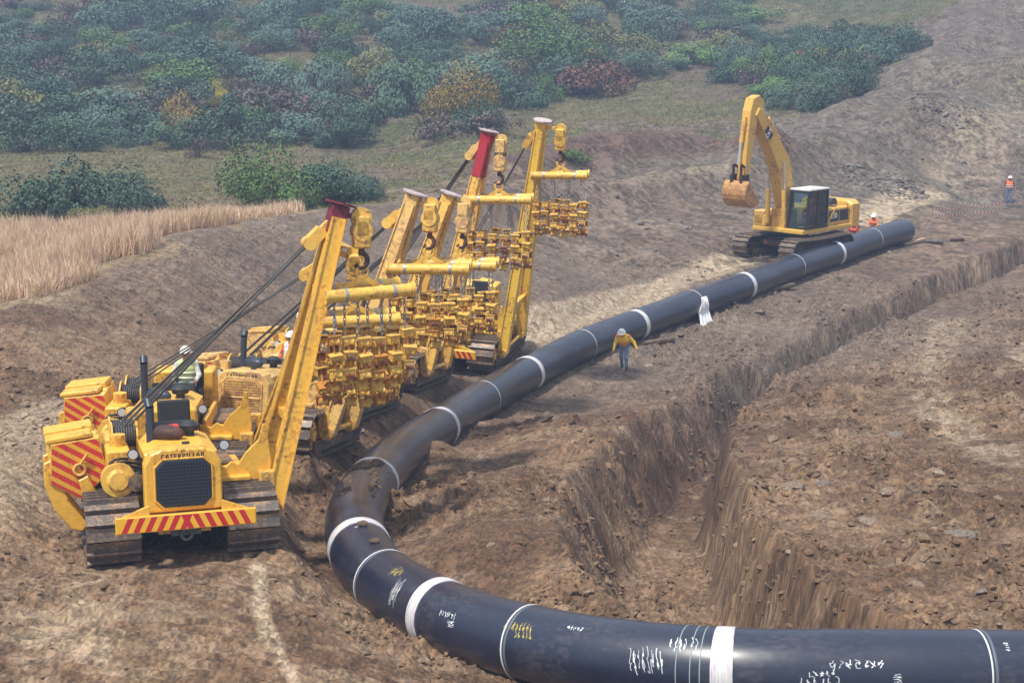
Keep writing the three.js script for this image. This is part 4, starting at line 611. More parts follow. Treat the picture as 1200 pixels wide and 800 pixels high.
function person(label, o) {
  const J = { pelvis: [0, 0.95, 0], chest: [0, 1.28, 0], neck: [0, 1.47, 0.0], head: [0, 1.62, 0.02], lHip: [0.10, 0.92, 0], rHip: [-0.10, 0.92, 0], lKnee: [0.11, 0.50, 0.03], rKnee: [-0.11, 0.50, 0.03], lAnk: [0.11, 0.09, 0], rAnk: [-0.11, 0.09, 0], lSh: [0.18, 1.40, 0], rSh: [-0.18, 1.40, 0], lEl: [0.27, 1.13, -0.02], rEl: [-0.27, 1.13, -0.02], lWr: [0.29, 0.89, 0.06], rWr: [-0.29, 0.89, 0.06], ...o.pose };
  const t = thing('person', label, 'person'), T = o.top, L = o.legs, S = o.sleeve || T, B = [];
  const add = (a, b, ra, rb, c) => B.push({ a, b, ra, rb, c }), off = (p, x, y, z) => [p[0] + x, p[1] + y, p[2] + z];
  const bulk = o.bulk || 1;
  add(off(J.pelvis, -0.06, 0, 0), off(J.pelvis, 0.06, 0, 0), 0.13, 0.13, L); add(off(J.pelvis, 0, 0.05, 0), J.chest, 0.135 * bulk, 0.15 * bulk, T); add(off(J.chest, -0.07, 0, 0), off(J.chest, 0.07, 0, 0), 0.14 * bulk, 0.14 * bulk, T); add(J.rSh, J.lSh, 0.085, 0.085, T); add(J.chest, J.neck, 0.10, 0.06, T); add(J.neck, J.head, 0.055, 0.06, SKIN);
  add(off(J.head, 0, -0.04, 0.02), off(J.head, 0, 0.05, -0.01), 0.08, 0.10, SKIN); add(off(J.head, 0, -0.02, 0.10), off(J.head, 0, 0.02, 0.09), 0.018, 0.012, SKIN); for (const s of [-1, 1]) add(off(J.head, s * 0.09, -0.03, 0), off(J.head, s * 0.095, 0.02, -0.005), 0.018, 0.02, SKIN);
  for (const s of ['l', 'r']) {
    add(J[s + 'Hip'], J[s + 'Knee'], 0.095, 0.068, L); add(J[s + 'Knee'], J[s + 'Ank'], 0.068, 0.055, L); add(J[s + 'Ank'], off(J[s + 'Ank'], 0, -0.045, 0.13), 0.05, 0.042, BOOT);
    add(J[s + 'Sh'], J[s + 'El'], 0.070 * bulk, 0.052 * bulk, S); add(J[s + 'El'], J[s + 'Wr'], 0.052 * bulk, 0.040, S);
    const e = J[s + 'El'], w = J[s + 'Wr'], d = V(w[0] - e[0], w[1] - e[1], w[2] - e[2]).normalize(), palm = [w[0] + d.x * 0.075, w[1] + d.y * 0.075, w[2] + d.z * 0.075]; add(w, palm, 0.032, 0.034, o.gloves || SKIN);
  }
  const geos = [skin(B, o.N || 76)];
  // five fingers per hand, each its own bent chain leaving the palm
  for (const s of ['l', 'r']) {
    const e = V(...J[s + 'El']), w = V(...J[s + 'Wr']), d = w.clone().sub(e).normalize(), side = d.clone().cross(V(s === 'l' ? 1 : -1, 0, 0)).normalize(), inn = side.clone().cross(d).normalize().multiplyScalar(s === 'l' ? -1 : 1);
    for (let k = 0; k < 5; k++) {
      const th = k === 4, len = th ? 0.05 : [0.062, 0.072, 0.068, 0.052][k], base = th ? w.clone().addScaledVector(d, 0.035).addScaledVector(side, 0.03) : w.clone().addScaledVector(d, 0.095).addScaledVector(side, 0.027 - k * 0.018), dir = th ? d.clone().addScaledVector(side, 0.9).normalize() : d;
      const mid = base.clone().addScaledVector(dir, len * 0.55).addScaledVector(inn, 0.008), tip = mid.clone().addScaledVector(dir, len * 0.4).addScaledVector(inn, 0.024);
      for (const g of [rod(base, mid, 0.010, 6, 0.009), rod(mid, tip, 0.009, 6, 0.007)]) { g.deleteAttribute('uv'); const c = new Float32Array(g.attributes.position.count * 3); for (let i = 0; i < c.length; i++) c[i] = (o.gloves || SKIN)[i % 3]; g.setAttribute('color', new THREE.BufferAttribute(c, 3)); geos.push(g); }
    }
  }
  for (const s of [-1, 1]) { const g = sph(0.011, J.head[0] + s * 0.034, J.head[1] + 0.01, J.head[2] + 0.092, 1, 0.7, 0.6, 6, 5); g.deleteAttribute('uv'); g.setAttribute('color', new THREE.BufferAttribute(new Float32Array(g.attributes.position.count * 3).fill(0.02), 3)); geos.push(g); }
  const body = new THREE.Mesh(mergeGeometries(geos), clothMat); body.name = 'body'; t.add(body);
  if (o.vest) {
    const VB = [], v = (a, b, ra, rb) => VB.push({ a, b, ra, rb, c: o.vest }); v(off(J.pelvis, 0, 0.08, 0), J.chest, 0.155 * bulk, 0.17 * bulk); v(off(J.chest, -0.07, 0, 0), off(J.chest, 0.07, 0, 0), 0.157 * bulk, 0.157 * bulk); v(J.rSh.map((q, i) => mix(q, J.lSh[i], 0.12)), J.lSh.map((q, i) => mix(q, J.rSh[i], 0.12)), 0.094, 0.094);
    const m = new THREE.Mesh(skin(VB, 44), clothMat); m.name = 'safety_vest'; t.add(m);
    const c = J.chest, p = J.pelvis, st = []; for (const f of [0.35, 0.75]) { const y = mix(p[1] + 0.05, c[1], f); const g = new THREE.TorusGeometry(0.168 * bulk, 0.022, 5, 22); g.scale(1.28, 1, 1); st.push(fin(g, M4(mix(p[0], c[0], f), y, mix(p[2], c[2], f), Math.PI / 2 + (o.lean || 0)))); }
    part('reflective_strip', st, std(lin(...(o.strip || [0.7, 0.72, 0.6])), 0.4), m);
  }
  if (o.helmet) {
    const h = J.head, pts = []; for (let k = 0; k <= 8; k++) { const a = k / 8 * Math.PI / 2; pts.push(new THREE.Vector2(Math.cos(a) * 0.128 + 0.0005, Math.sin(a) * 0.12)); }
    const dome = fin(new THREE.LatheGeometry([...pts].reverse(), 20)), brim = fin(new THREE.CylinderGeometry(0.14, 0.15, 0.015, 20)); brim.scale(1, 1, 1.15); brim.translate(0, 0, 0.02);
    const m = part('safety_helmet', [turn(dome, h[0], h[1] + 0.055, h[2] - 0.01, o.nod || 0), turn(brim, h[0], h[1] + 0.055, h[2], o.nod || 0)], std(lin(...o.helmet), 0.35), t);
  }
  return t;
}
const JEANS = [0.13, 0.19, 0.34], WHITE = [0.80, 0.80, 0.78];
{
  const walk = person('worker in yellow and orange jacket, blue jeans and white helmet walking beside the trench', { top: [0.85, 0.24, 0.04], sleeve: [0.90, 0.60, 0.06], legs: [0.20, 0.27, 0.44], helmet: WHITE, bulk: 1.12, nod: 0.5, lean: 0.3, vest: [0.90, 0.58, 0.05], strip: [0.88, 0.20, 0.04],
    pose: { pelvis: [0, 0.93, 0], chest: [0.0, 1.20, 0.20], neck: [0, 1.34, 0.31], head: [-0.03, 1.43, 0.40], lSh: [0.19, 1.29, 0.24], rSh: [-0.19, 1.29, 0.26], lEl: [0.38, 1.08, 0.16], rEl: [-0.28, 1.02, 0.28], lWr: [0.50, 0.88, 0.26], rWr: [-0.30, 0.82, 0.46], lHip: [0.10, 0.9, 0], rHip: [-0.10, 0.9, 0], lKnee: [0.11, 0.5, 0.18], rKnee: [-0.10, 0.50, -0.02], lAnk: [0.12, 0.12, 0.10], rAnk: [-0.11, 0.10, -0.28] } });
  const p = groundAt(731, 437); walk.position.set(p.x, HG(p.x, p.z) + 0.0, p.z); walk.rotation.y = -0.25;
  const far = person('worker in orange vest and blue jeans standing on the slope above the tape fence', { top: [0.20, 0.06, 0.10], sleeve: [0.24, 0.08, 0.12], legs: JEANS, helmet: WHITE, vest: [0.85, 0.20, 0.06], N: 60, pose: { lAnk: [0.16, 0.09, 0.05], rAnk: [-0.16, 0.09, -0.02], lKnee: [0.14, 0.5, 0.05], rKnee: [-0.14, 0.5, 0.03], lEl: [0.33, 1.15, -0.05], rEl: [-0.33, 1.15, -0.05], lWr: [0.36, 0.95, 0.10], rWr: [-0.38, 0.96, 0.12] } });
  const q = groundAt(1182, 240); far.position.set(q.x, HG(q.x, q.z), q.z); far.rotation.y = -0.2;
  // two helpers behind the far end of the pipe
  for (const [px, d, label, o] of [[1001, 74.0, 'worker in green helmet and red vest crouching behind the pipe', { helmet: [0.05, 0.22, 0.16], top: [0.30, 0.03, 0.05], vest: [0.75, 0.14, 0.08], pose: { pelvis: [0, 0.62, 0], chest: [0, 0.93, 0.12], neck: [0, 1.1, 0.18], head: [0, 1.24, 0.22], lHip: [0.1, 0.6, 0], rHip: [-0.1, 0.6, 0], lKnee: [0.14, 0.50, 0.38], rKnee: [-0.14, 0.42, 0.36], lAnk: [0.13, 0.09, 0.16], rAnk: [-0.13, 0.09, 0.05], lSh: [0.18, 1.03, 0.15], rSh: [-0.18, 1.03, 0.15], lEl: [0.25, 0.8, 0.28], rEl: [-0.25, 0.8, 0.28], lWr: [0.2, 0.72, 0.5], rWr: [-0.2, 0.72, 0.5] } }], [1024, 75.6, 'worker in white helmet and orange vest crouching low behind the pipe end', { helmet: WHITE, top: [0.6, 0.2, 0.10], vest: [0.85, 0.24, 0.10], nod: 0.4, pose: { pelvis: [0, 0.72, 0], chest: [0, 1.03, 0.12], neck: [0, 1.2, 0.18], head: [0, 1.34, 0.22], lHip: [0.1, 0.7, 0], rHip: [-0.1, 0.7, 0], lKnee: [0.14, 0.52, 0.36], rKnee: [-0.14, 0.44, 0.34], lAnk: [0.13, 0.09, 0.14], rAnk: [-0.13, 0.09, 0.03], lSh: [0.18, 1.13, 0.15], rSh: [-0.18, 1.13, 0.15], lEl: [0.25, 0.9, 0.28], rEl: [-0.25, 0.9, 0.28], lWr: [0.2, 0.82, 0.5], rWr: [-0.2, 0.82, 0.5] } }]]) {
    const w = person(label, { legs: JEANS, N: 60, ...o }), v = at(px, 285, d); w.position.set(v.x, HG(v.x, v.z), v.z); w.rotation.y = -0.5;
  }
  // seated drivers
  const sit = { pelvis: [0, 0.12, 0], chest: [0, 0.46, 0.02], neck: [0, 0.64, 0.03], head: [0, 0.79, 0.06], lHip: [0.10, 0.10, 0], rHip: [-0.10, 0.10, 0], lKnee: [0.15, 0.14, 0.44], rKnee: [-0.15, 0.14, 0.44], lAnk: [0.15, -0.22, 0.50], rAnk: [-0.15, -0.22, 0.50], lSh: [0.18, 0.57, 0.02], rSh: [-0.18, 0.57, 0.02], lEl: [0.27, 0.33, 0.10], rEl: [-0.27, 0.33, 0.10], lWr: [0.24, 0.26, 0.34], rWr: [-0.24, 0.26, 0.34] };
  const place = (w, m, x, y, z) => { w.position.copy(V(x, y, z).applyMatrix4(m.matrixWorld)); w.rotation.y = m.rotation.y; };
  const mach = scene.children.filter(c => /^pipelayer/.test(c.name));
  place(person('driver in white helmet, pale green vest and grey trousers seated on the second pipelayer', { top: [0.62, 0.64, 0.60], legs: [0.30, 0.34, 0.42], helmet: WHITE, vest: [0.55, 0.66, 0.30], pose: sit }), mach[1], 0.18, 1.90, -0.80);
  place(person('driver in orange jacket seated on the tan grille pipelayer', { top: [0.75, 0.16, 0.05], legs: [0.05, 0.06, 0.10], helmet: WHITE, vest: [0.80, 0.80, 0.76], pose: sit }), mach[2], 0.18, 1.90, -0.80);
  { const e = globalThis.excavatorPose, w = person('driver in red shirt seated inside the excavator cab', { top: [0.45, 0.06, 0.08], legs: [0.05, 0.06, 0.09], pose: sit, N: 56 }); w.position.copy(V(0.92, 1.92, -0.05).applyAxisAngle(V(0, 1, 0), e.yaw).add(e.p)); w.rotation.y = e.yaw; }
}
// ------------------------------------------------------------------ trees and shrubs
function crownGeo(k, n, lobes, tall, leaf, gap) { // leaf clumps spread through several lobes; unit radius, height about 'tall'
  const L = []; for (let i = 0; i < lobes; i++) { const a = i * 2.4 + rr(-0.4, 0.4), r = i === 0 ? 0 : rr(0.3, 0.85); L.push([Math.cos(a) * r, tall * rr(0.22, 0.85) * (1 - 0.35 * r), Math.sin(a) * r, rr(0.20, 0.46), rr(0.7, 1.2)]); }
  const pos = [], nor = [], col = [], q = new THREE.Quaternion();
  for (let i = 0; i < n; i++) {
    const l = L[Math.floor(rnd() * lobes)], u = rr(-0.75, 1), a = rr(0, 6.283), s = Math.sqrt(1 - u * u), dir = V(Math.cos(a) * s, u, Math.sin(a) * s), rad = l[3] * (0.72 + 0.38 * Math.pow(rnd(), 0.6)) * (0.8 + 0.45 * vnoise(dir.x * 2.6 + 9 + k, dir.y * 2.6 + dir.z * 3.1, 5));
    if (vnoise(dir.x * 4 + l[0] * 9, dir.y * 4 + dir.z * 5, 9) < gap) continue;
    const c = V(l[0] + dir.x * rad, Math.max(0.03, l[1] + dir.y * rad * tall * 0.85 * l[4]), l[2] + dir.z * rad);
    const nn = dir.clone().add(V(rr(-0.8, 0.8), rr(-0.3, 0.9), rr(-0.8, 0.8))).normalize(); q.setFromUnitVectors(V(0, 0, 1), nn);
    const w = leaf * rr(0.6, 1.3), h = leaf * rr(0.5, 1.1), P = [V(-w, -h * 0.4, 0), V(w * 0.1, -h, w * 0.2), V(w, h * 0.2, 0), V(-w * 0.2, h, -w * 0.2)].map(p => p.applyQuaternion(q).add(c)), g = rr(0.7, 1.3), rd = rr(0.9, 1.12);
    for (const m of [0, 1, 2, 0, 2, 3]) { pos.push(P[m].x, P[m].y, P[m].z); nor.push(nn.x, nn.y, nn.z); col.push(g * rd, g, g * 0.95); }
  }
  const g = new THREE.BufferGeometry(); g.setAttribute('position', new THREE.Float32BufferAttribute(pos, 3)); g.setAttribute('normal', new THREE.Float32BufferAttribute(nor, 3)); g.setAttribute('color', new THREE.Float32BufferAttribute(col, 3)); return g;
}
function stemGeo(k, tall, n) { const out = []; for (let i = 0; i < n; i++) { const a = i * 2.3 + k, r = 0.15 + 0.35 * hash2(i, k, 3), top = V(Math.cos(a) * r, tall * (0.5 + 0.25 * hash2(i, k, 4)), Math.sin(a) * r), mid = V(Math.cos(a) * r * 0.3, tall * 0.25, Math.sin(a) * r * 0.3), b = V(Math.cos(a) * 0.03, -0.08, Math.sin(a) * 0.03); out.push(rod(b, mid, 0.045, 6, 0.03), rod(mid, top, 0.03, 6, 0.012)); } return boxUV(mergeGeometries(out)); }
function twigGeo(k) { const out = []; for (let i = 0; i < 46; i++) { const a = rr(0, 6.28), e = rr(0.15, 1), L = rr(0.5, 1.1), s = V(Math.cos(a) * rr(0, 0.2), rr(0.02, 0.5), Math.sin(a) * rr(0, 0.2)), t = s.clone().add(V(Math.cos(a) * L * (1 - e * 0.6), L * e, Math.sin(a) * L * (1 - e * 0.6))); out.push(rod(s, t, 0.014, 4, 0.004)); } return boxUV(mergeGeometries(out)); }
const crowns = []; for (let k = 0; k < 7; k++) { const tall = [1.1, 0.85, 1.35, 0.75, 1.0, 1.2, 0.7][k]; crowns.push({ g: crownGeo(k, 3600, 10 + (k % 4), tall, 0.034, 0.30), s: stemGeo(k, tall, 5), tall }); }
const sparse = [0, 1, 2].map(k => ({ g: crownGeo(k + 20, 900, 6, 1, 0.05, 0.42), s: twigGeo(k), tall: 1 }));
const bigCrowns = [0, 1, 2].map(k => ({ g: crownGeo(k + 40, 9000, 15, [0.95, 0.8, 1.1][k], 0.026, 0.30), s: stemGeo(k + 9, 1, 6), tall: [0.95, 0.8, 1.1][k] }));
const leafMat = (r, g, b) => std(lin(r, g, b), 0.9, { vertexColors: true, side: THREE.DoubleSide });
const KINDS = {
  dark: [leafMat(0.072, 0.130, 0.085), 'dark green leafy shrub on the hillside', 'dark green hillside shrubs'],
  blue: [leafMat(0.095, 0.160, 0.130), 'blue green bushy shrub on the hillside', 'blue green hillside shrubs'],
  green: [leafMat(0.11, 0.20, 0.06), 'fresh green shrub on the hillside', 'fresh green hillside shrubs'],
  olive: [leafMat(0.18, 0.19, 0.075), 'olive green shrub on the hillside', 'olive hillside shrubs'],
  ochre: [leafMat(0.28, 0.20, 0.05), 'shrub turning ochre on the hillside', 'ochre hillside shrubs'],
  yellow: [leafMat(0.50, 0.42, 0.05), 'bright yellow autumn shrub on the hillside', 'yellow autumn shrubs'],
  rust: [leafMat(0.17, 0.085, 0.06), 'rust brown shrub on the hillside', 'rust brown hillside shrubs'],
  mauve: [leafMat(0.135, 0.10, 0.095), 'grey half bare shrub on the hillside', 'bare grey hillside shrubs'],
  red: [leafMat(0.42, 0.10, 0.06), 'small red leaved bush among the green shrubs', null],
};
const barkMat = std(lin(0.11, 0.085, 0.065), 0.9, { map: steelMap });
function shrubLabel(kind, x, z, h) { const u = x / -z * FOCAL + 600; return (h > 3.1 ? 'tall ' : h < 2.3 ? 'low ' : '') + KINDS[kind][1].replace('on the hillside', z > -118 ? 'at the foot of the hillside' : z < -150 ? 'high on the hillside' : 'halfway up the hillside') + (u < 250 ? ' above the dry reeds' : u < 520 ? ' above the white capped booms' : u < 800 ? ' behind the brown heap' : ' behind the excavator'); }
function shrub(kind, x, z, w, h, label, big) { // w: full width, h: height in metres
  const K = KINDS[kind], src = big ? bigCrowns[big % 3] : kind === 'mauve' ? sparse[Math.floor(rnd() * 3)] : crowns[Math.floor(rnd() * crowns.length)];
  const t = thing(kind === 'mauve' ? 'bare_shrub' : 'leafy_shrub', label || shrubLabel(kind, x, z, h), 'shrub', label ? null : K[2]);
  const c = new THREE.Mesh(src.g, K[0]); c.name = 'crown'; const s = new THREE.Mesh(src.s, barkMat); s.name = kind === 'mauve' ? 'twigs' : 'trunk'; t.add(c, s);
  t.position.set(x, H0(x, z) - 0.08, z); t.rotation.y = rr(0, 6.28); t.scale.set(w / 2 / 0.85, h / src.tall / 1.02, w / 2 / 0.85); return t;
}
function shrubPx(kind, px, base, wpx, hpx, label, big) { const p = groundAt(px, base), m = -p.z / FOCAL * 1.02; return shrub(kind, p.x, p.z, wpx * m, hpx * m, label, big); }
// shrubs one can pick out
for (const a of [
  ['dark', 88, 256, 124, 72, 'spreading dark green bush behind the dry reeds, beside a paler bush', 1], ['blue', 150, 254, 80, 56, 'paler blue green bush leaning on the spreading dark bush behind the reeds', 2], ['olive', 105, 262, 60, 26, 'low olive shrub in front of the spreading dark bush by the reeds', 3], ['olive', 18, 262, 60, 22, 'low olive bush at the reed field edge', 1],
  ['green', 325, 245, 96, 74, 'round bright green bush at the end of the dry reeds', 2], ['dark', 385, 240, 84, 60, 'dark bush beside the round bright green bush by the reeds', 3], ['blue', 420, 234, 60, 32, 'low blue green bush at the foot of the white capped booms', 1], ['mauve', 288, 232, 50, 54, 'bare twiggy grey shrub beside the round bright green bush', 0],
  ['ochre', 538, 142, 72, 62, 'tall shrub turning ochre and gold at the meadow edge', 2], ['dark', 560, 155, 60, 40, 'dark shrub at the foot of the ochre tree', 1], ['mauve', 505, 165, 60, 36, 'grey bare shrub beside the ochre tree', 0], ['mauve', 570, 162, 60, 34, 'brown twiggy shrub under the ochre tree', 0], ['dark', 405, 172, 70, 36, 'dark bush at the meadow edge left of the ochre tree', 3],
  ['yellow', 40, 133, 34, 26, 'yellow topped bush beside the mauve clearing', 1], ['yellow', 254, 123, 28, 26, 'small bright yellow tree among green shrubs', 2], ['ochre', 214, 162, 50, 54, 'tall ochre leaved tree in front of the green thicket', 1], ['green', 160, 145, 40, 26, 'round pale green bush beside the ochre leaved tree', 1], ['mauve', 233, 186, 30, 28, 'small bare grey bush standing alone in the meadow', 0],
  ['green', 490, 118, 60, 50, 'pale green tree behind the ochre tree', 1], ['green', 650, 80, 110, 55, 'broad green tree in the middle of the hillside', 2], ['rust', 690, 112, 90, 44, 'broad rust brown bush at the meadow edge', 0], ['green', 640, 118, 46, 36, 'green bush next to the broad rust brown bush', 0], ['mauve', 600, 112, 60, 40, 'grey brown bush between green shrubs at meadow edge', 0],
  ['dark', 985, 112, 70, 62, 'large dark green tree beside the bare strip', 1], ['dark', 940, 130, 70, 50, 'dark green shrub left of the large dark tree by the bare strip', 2], ['green', 900, 95, 60, 40, 'light green bush beside the red leaved bush', 1], ['red', 942, 76, 34, 20, 'small red leaved bush among green shrubs', 0], ['dark', 1045, 58, 50, 24, 'low dark bush at the edge of the bare strip', 3], ['blue', 868, 92, 46, 50, 'blue green tree at the left end of the slope thicket', 0], ['green', 905, 110, 60, 24, 'low leafy green bush under the slope thicket', 0], ['green', 672, 186, 40, 14, 'low green bush beside the brown heap', 0],
]) shrubPx(a[0], a[1], a[2], a[3], a[4], a[5], a[6]);
// the thicket over the hill
const lower = [[-40, 186], [100, 182], [180, 176], [250, 178], [330, 170], [420, 168], [450, 160], [520, 120], [590, 140], [640, 116], [720, 104], [790, 88], [840, 76], [862, 60], [1000, -60]];
const lowY = (x) => { for (let i = 0; i + 1 < lower.length; i++) if (x <= lower[i + 1][0]) return mix(lower[i][1], lower[i + 1][1], (x - lower[i][0]) / (lower[i + 1][0] - lower[i][0])); return -60; };
const pick = () => { const r = rnd(); return r < 0.27 ? 'dark' : r < 0.60 ? 'blue' : r < 0.70 ? 'green' : r < 0.82 ? 'olive' : r < 0.835 ? 'ochre' : r < 0.875 ? 'rust' : 'mauve'; };
{
  const taken = []; let n = 0;
  for (let k = 0; k < 6000 && n < 292; k++) {
    let px = rr(-60, 960), py = rr(-38, 180);
    if (py > lowY(px) - 2) continue;
    if (Math.hypot((px - 118) / 62, (py - 128) / 17) < 1 || Math.hypot((px - 500) / 48, (py - 8) / 16) < 1 || (px > 900 && py > 8)) continue;
    const p = groundAt(px, py), sp = rr(1.1, 2.9); if (p.z < -215) continue;
    if (taken.some(q => (q[0] - p.x) ** 2 + ((q[1] - p.z) * 0.75) ** 2 < (sp + q[2]) ** 2 * 0.40)) continue;
    taken.push([p.x, p.z, sp]); shrub(pick(), p.x, p.z, sp * rr(1.9, 2.7), sp * rr(1.0, 1.6)); n++;
  }
  for (let k = 0; k < 90; k++) { // the second thicket beside the bare strip
    const px = rr(850, 1065), top = mix(40, 46, (px - 850) / 215), bot = px < 950 ? mix(96, 136, (px - 850) / 100) : mix(132, 58, (px - 950) / 115), py = rr(top, bot), p = groundAt(px, py), sp = rr(1.1, 2);
    if (taken.some(q => (q[0] - p.x) ** 2 + (q[1] - p.z) ** 2 < (sp + q[2]) ** 2 * 0.40)) continue;
    taken.push([p.x, p.z, sp]); shrub(rnd() < 0.55 ? 'dark' : pick(), p.x, p.z, sp * 2.3, sp * rr(1.1, 1.6));
  }
}
// ------------------------------------------------------------------ dry reeds and meadow grass: nobody could count these
function bladeGeo(n, h, w, lean) { const pos = [], nor = []; for (let i = 0; i < n; i++) { const a = rr(0, 6.28), r = rr(0, 0.12), x = Math.cos(a) * r, z = Math.sin(a) * r, dx = Math.cos(a + 1.57) * w, dz = Math.sin(a + 1.57) * w, L = h * rr(0.65, 1.1), lx = rr(-lean, lean), lz = rr(-lean, lean), P = [[x - dx, 0, z - dz], [x + dx, 0, z + dz], [x + lx * 0.4 + dx * 0.8, L * 0.6, z + lz * 0.4 + dz * 0.8], [x + lx * 0.4 - dx * 0.8, L * 0.6, z + lz * 0.4 - dz * 0.8], [x + lx, L, z + lz]]; for (const m of [0, 1, 2, 0, 2, 3, 3, 2, 4]) { pos.push(...P[m]); nor.push(0, 0.6, 0.8); } } const g = new THREE.BufferGeometry(); g.setAttribute('position', new THREE.Float32BufferAttribute(pos, 3)); g.computeVertexNormals(); return g; }
function scatter(name, label, geo, mat, pts) { const m = new THREE.InstancedMesh(geo, mat, pts.length), o = new THREE.Object3D(), c = new THREE.Color(); pts.forEach((p, i) => { o.position.set(p[0], p[1], p[2]); o.rotation.set(p[5] || 0, rr(0, 6.28), p[6] || 0); o.scale.set(p[3], p[4] || p[3], p[7] || p[3]); o.updateMatrix(); m.setMatrixAt(i, o.matrix); c.setRGB(...(p[8] || [1, 1, 1])); m.setColorAt(i, c); }); m.name = name; tag(m, label, null, null, 'stuff'); return m; }
{
  const reed = [], b = reedBox;
  for (let k = 0; k < 46000; k++) { const x = rr(b[0], b[1]), z = rr(b[2], b[3]); if (!inside(reedPoly, x, z) || vnoise(x * 0.5, z * 0.5, 3) < 0.25 + 0.5 * (1 - sm(0, 3, distLine(reedPoly, x, z)))) continue; const t = rr(0.75, 1.2), h = rr(0.5, 1.05) * (0.6 + 0.7 * vnoise(x * 0.22, z * 0.22, 8)); reed.push([x, H0(x, z) - 0.03, z, rr(0.9, 1.6), h, 0, 0, 0, [t, t * rr(0.9, 1.04), t * rr(0.8, 1)]]); }
  scatter('dry_reeds', 'field of tall dry straw coloured reeds on top of the bank', bladeGeo(8, 0.95, 0.008, 0.2), std(lin(0.66, 0.50, 0.37), 0.9, { side: THREE.DoubleSide }), reed);
  const gr = [], mb = [-75, 75, -190, -64];
  for (let k = 0; k < 90000; k++) { const x = rr(mb[0], mb[1]), z = rr(mb[2], mb[3]); if (Math.abs(x) > -z * 0.45 || !inside(meadowEdge, x, z) || inside(reedPoly, x, z)) continue; const v = vnoise(x * 0.12, z * 0.12, 4); const c = v > 0.5 ? [0.92, 1.0, 0.7] : [1.06, 0.95, 0.85], t = rr(0.85, 1.15); gr.push([x, H0(x, z) - 0.02, z, rr(1, 2.2), rr(0.6, 1.5), 0, 0, 0, c.map(q => q * t)]); }
  scatter('meadow_grass', 'rough autumn grass of the meadow under the hillside', bladeGeo(7, 0.20, 0.012, 0.22), std(lin(0.21, 0.19, 0.085), 0.9, { side: THREE.DoubleSide }), gr);
}
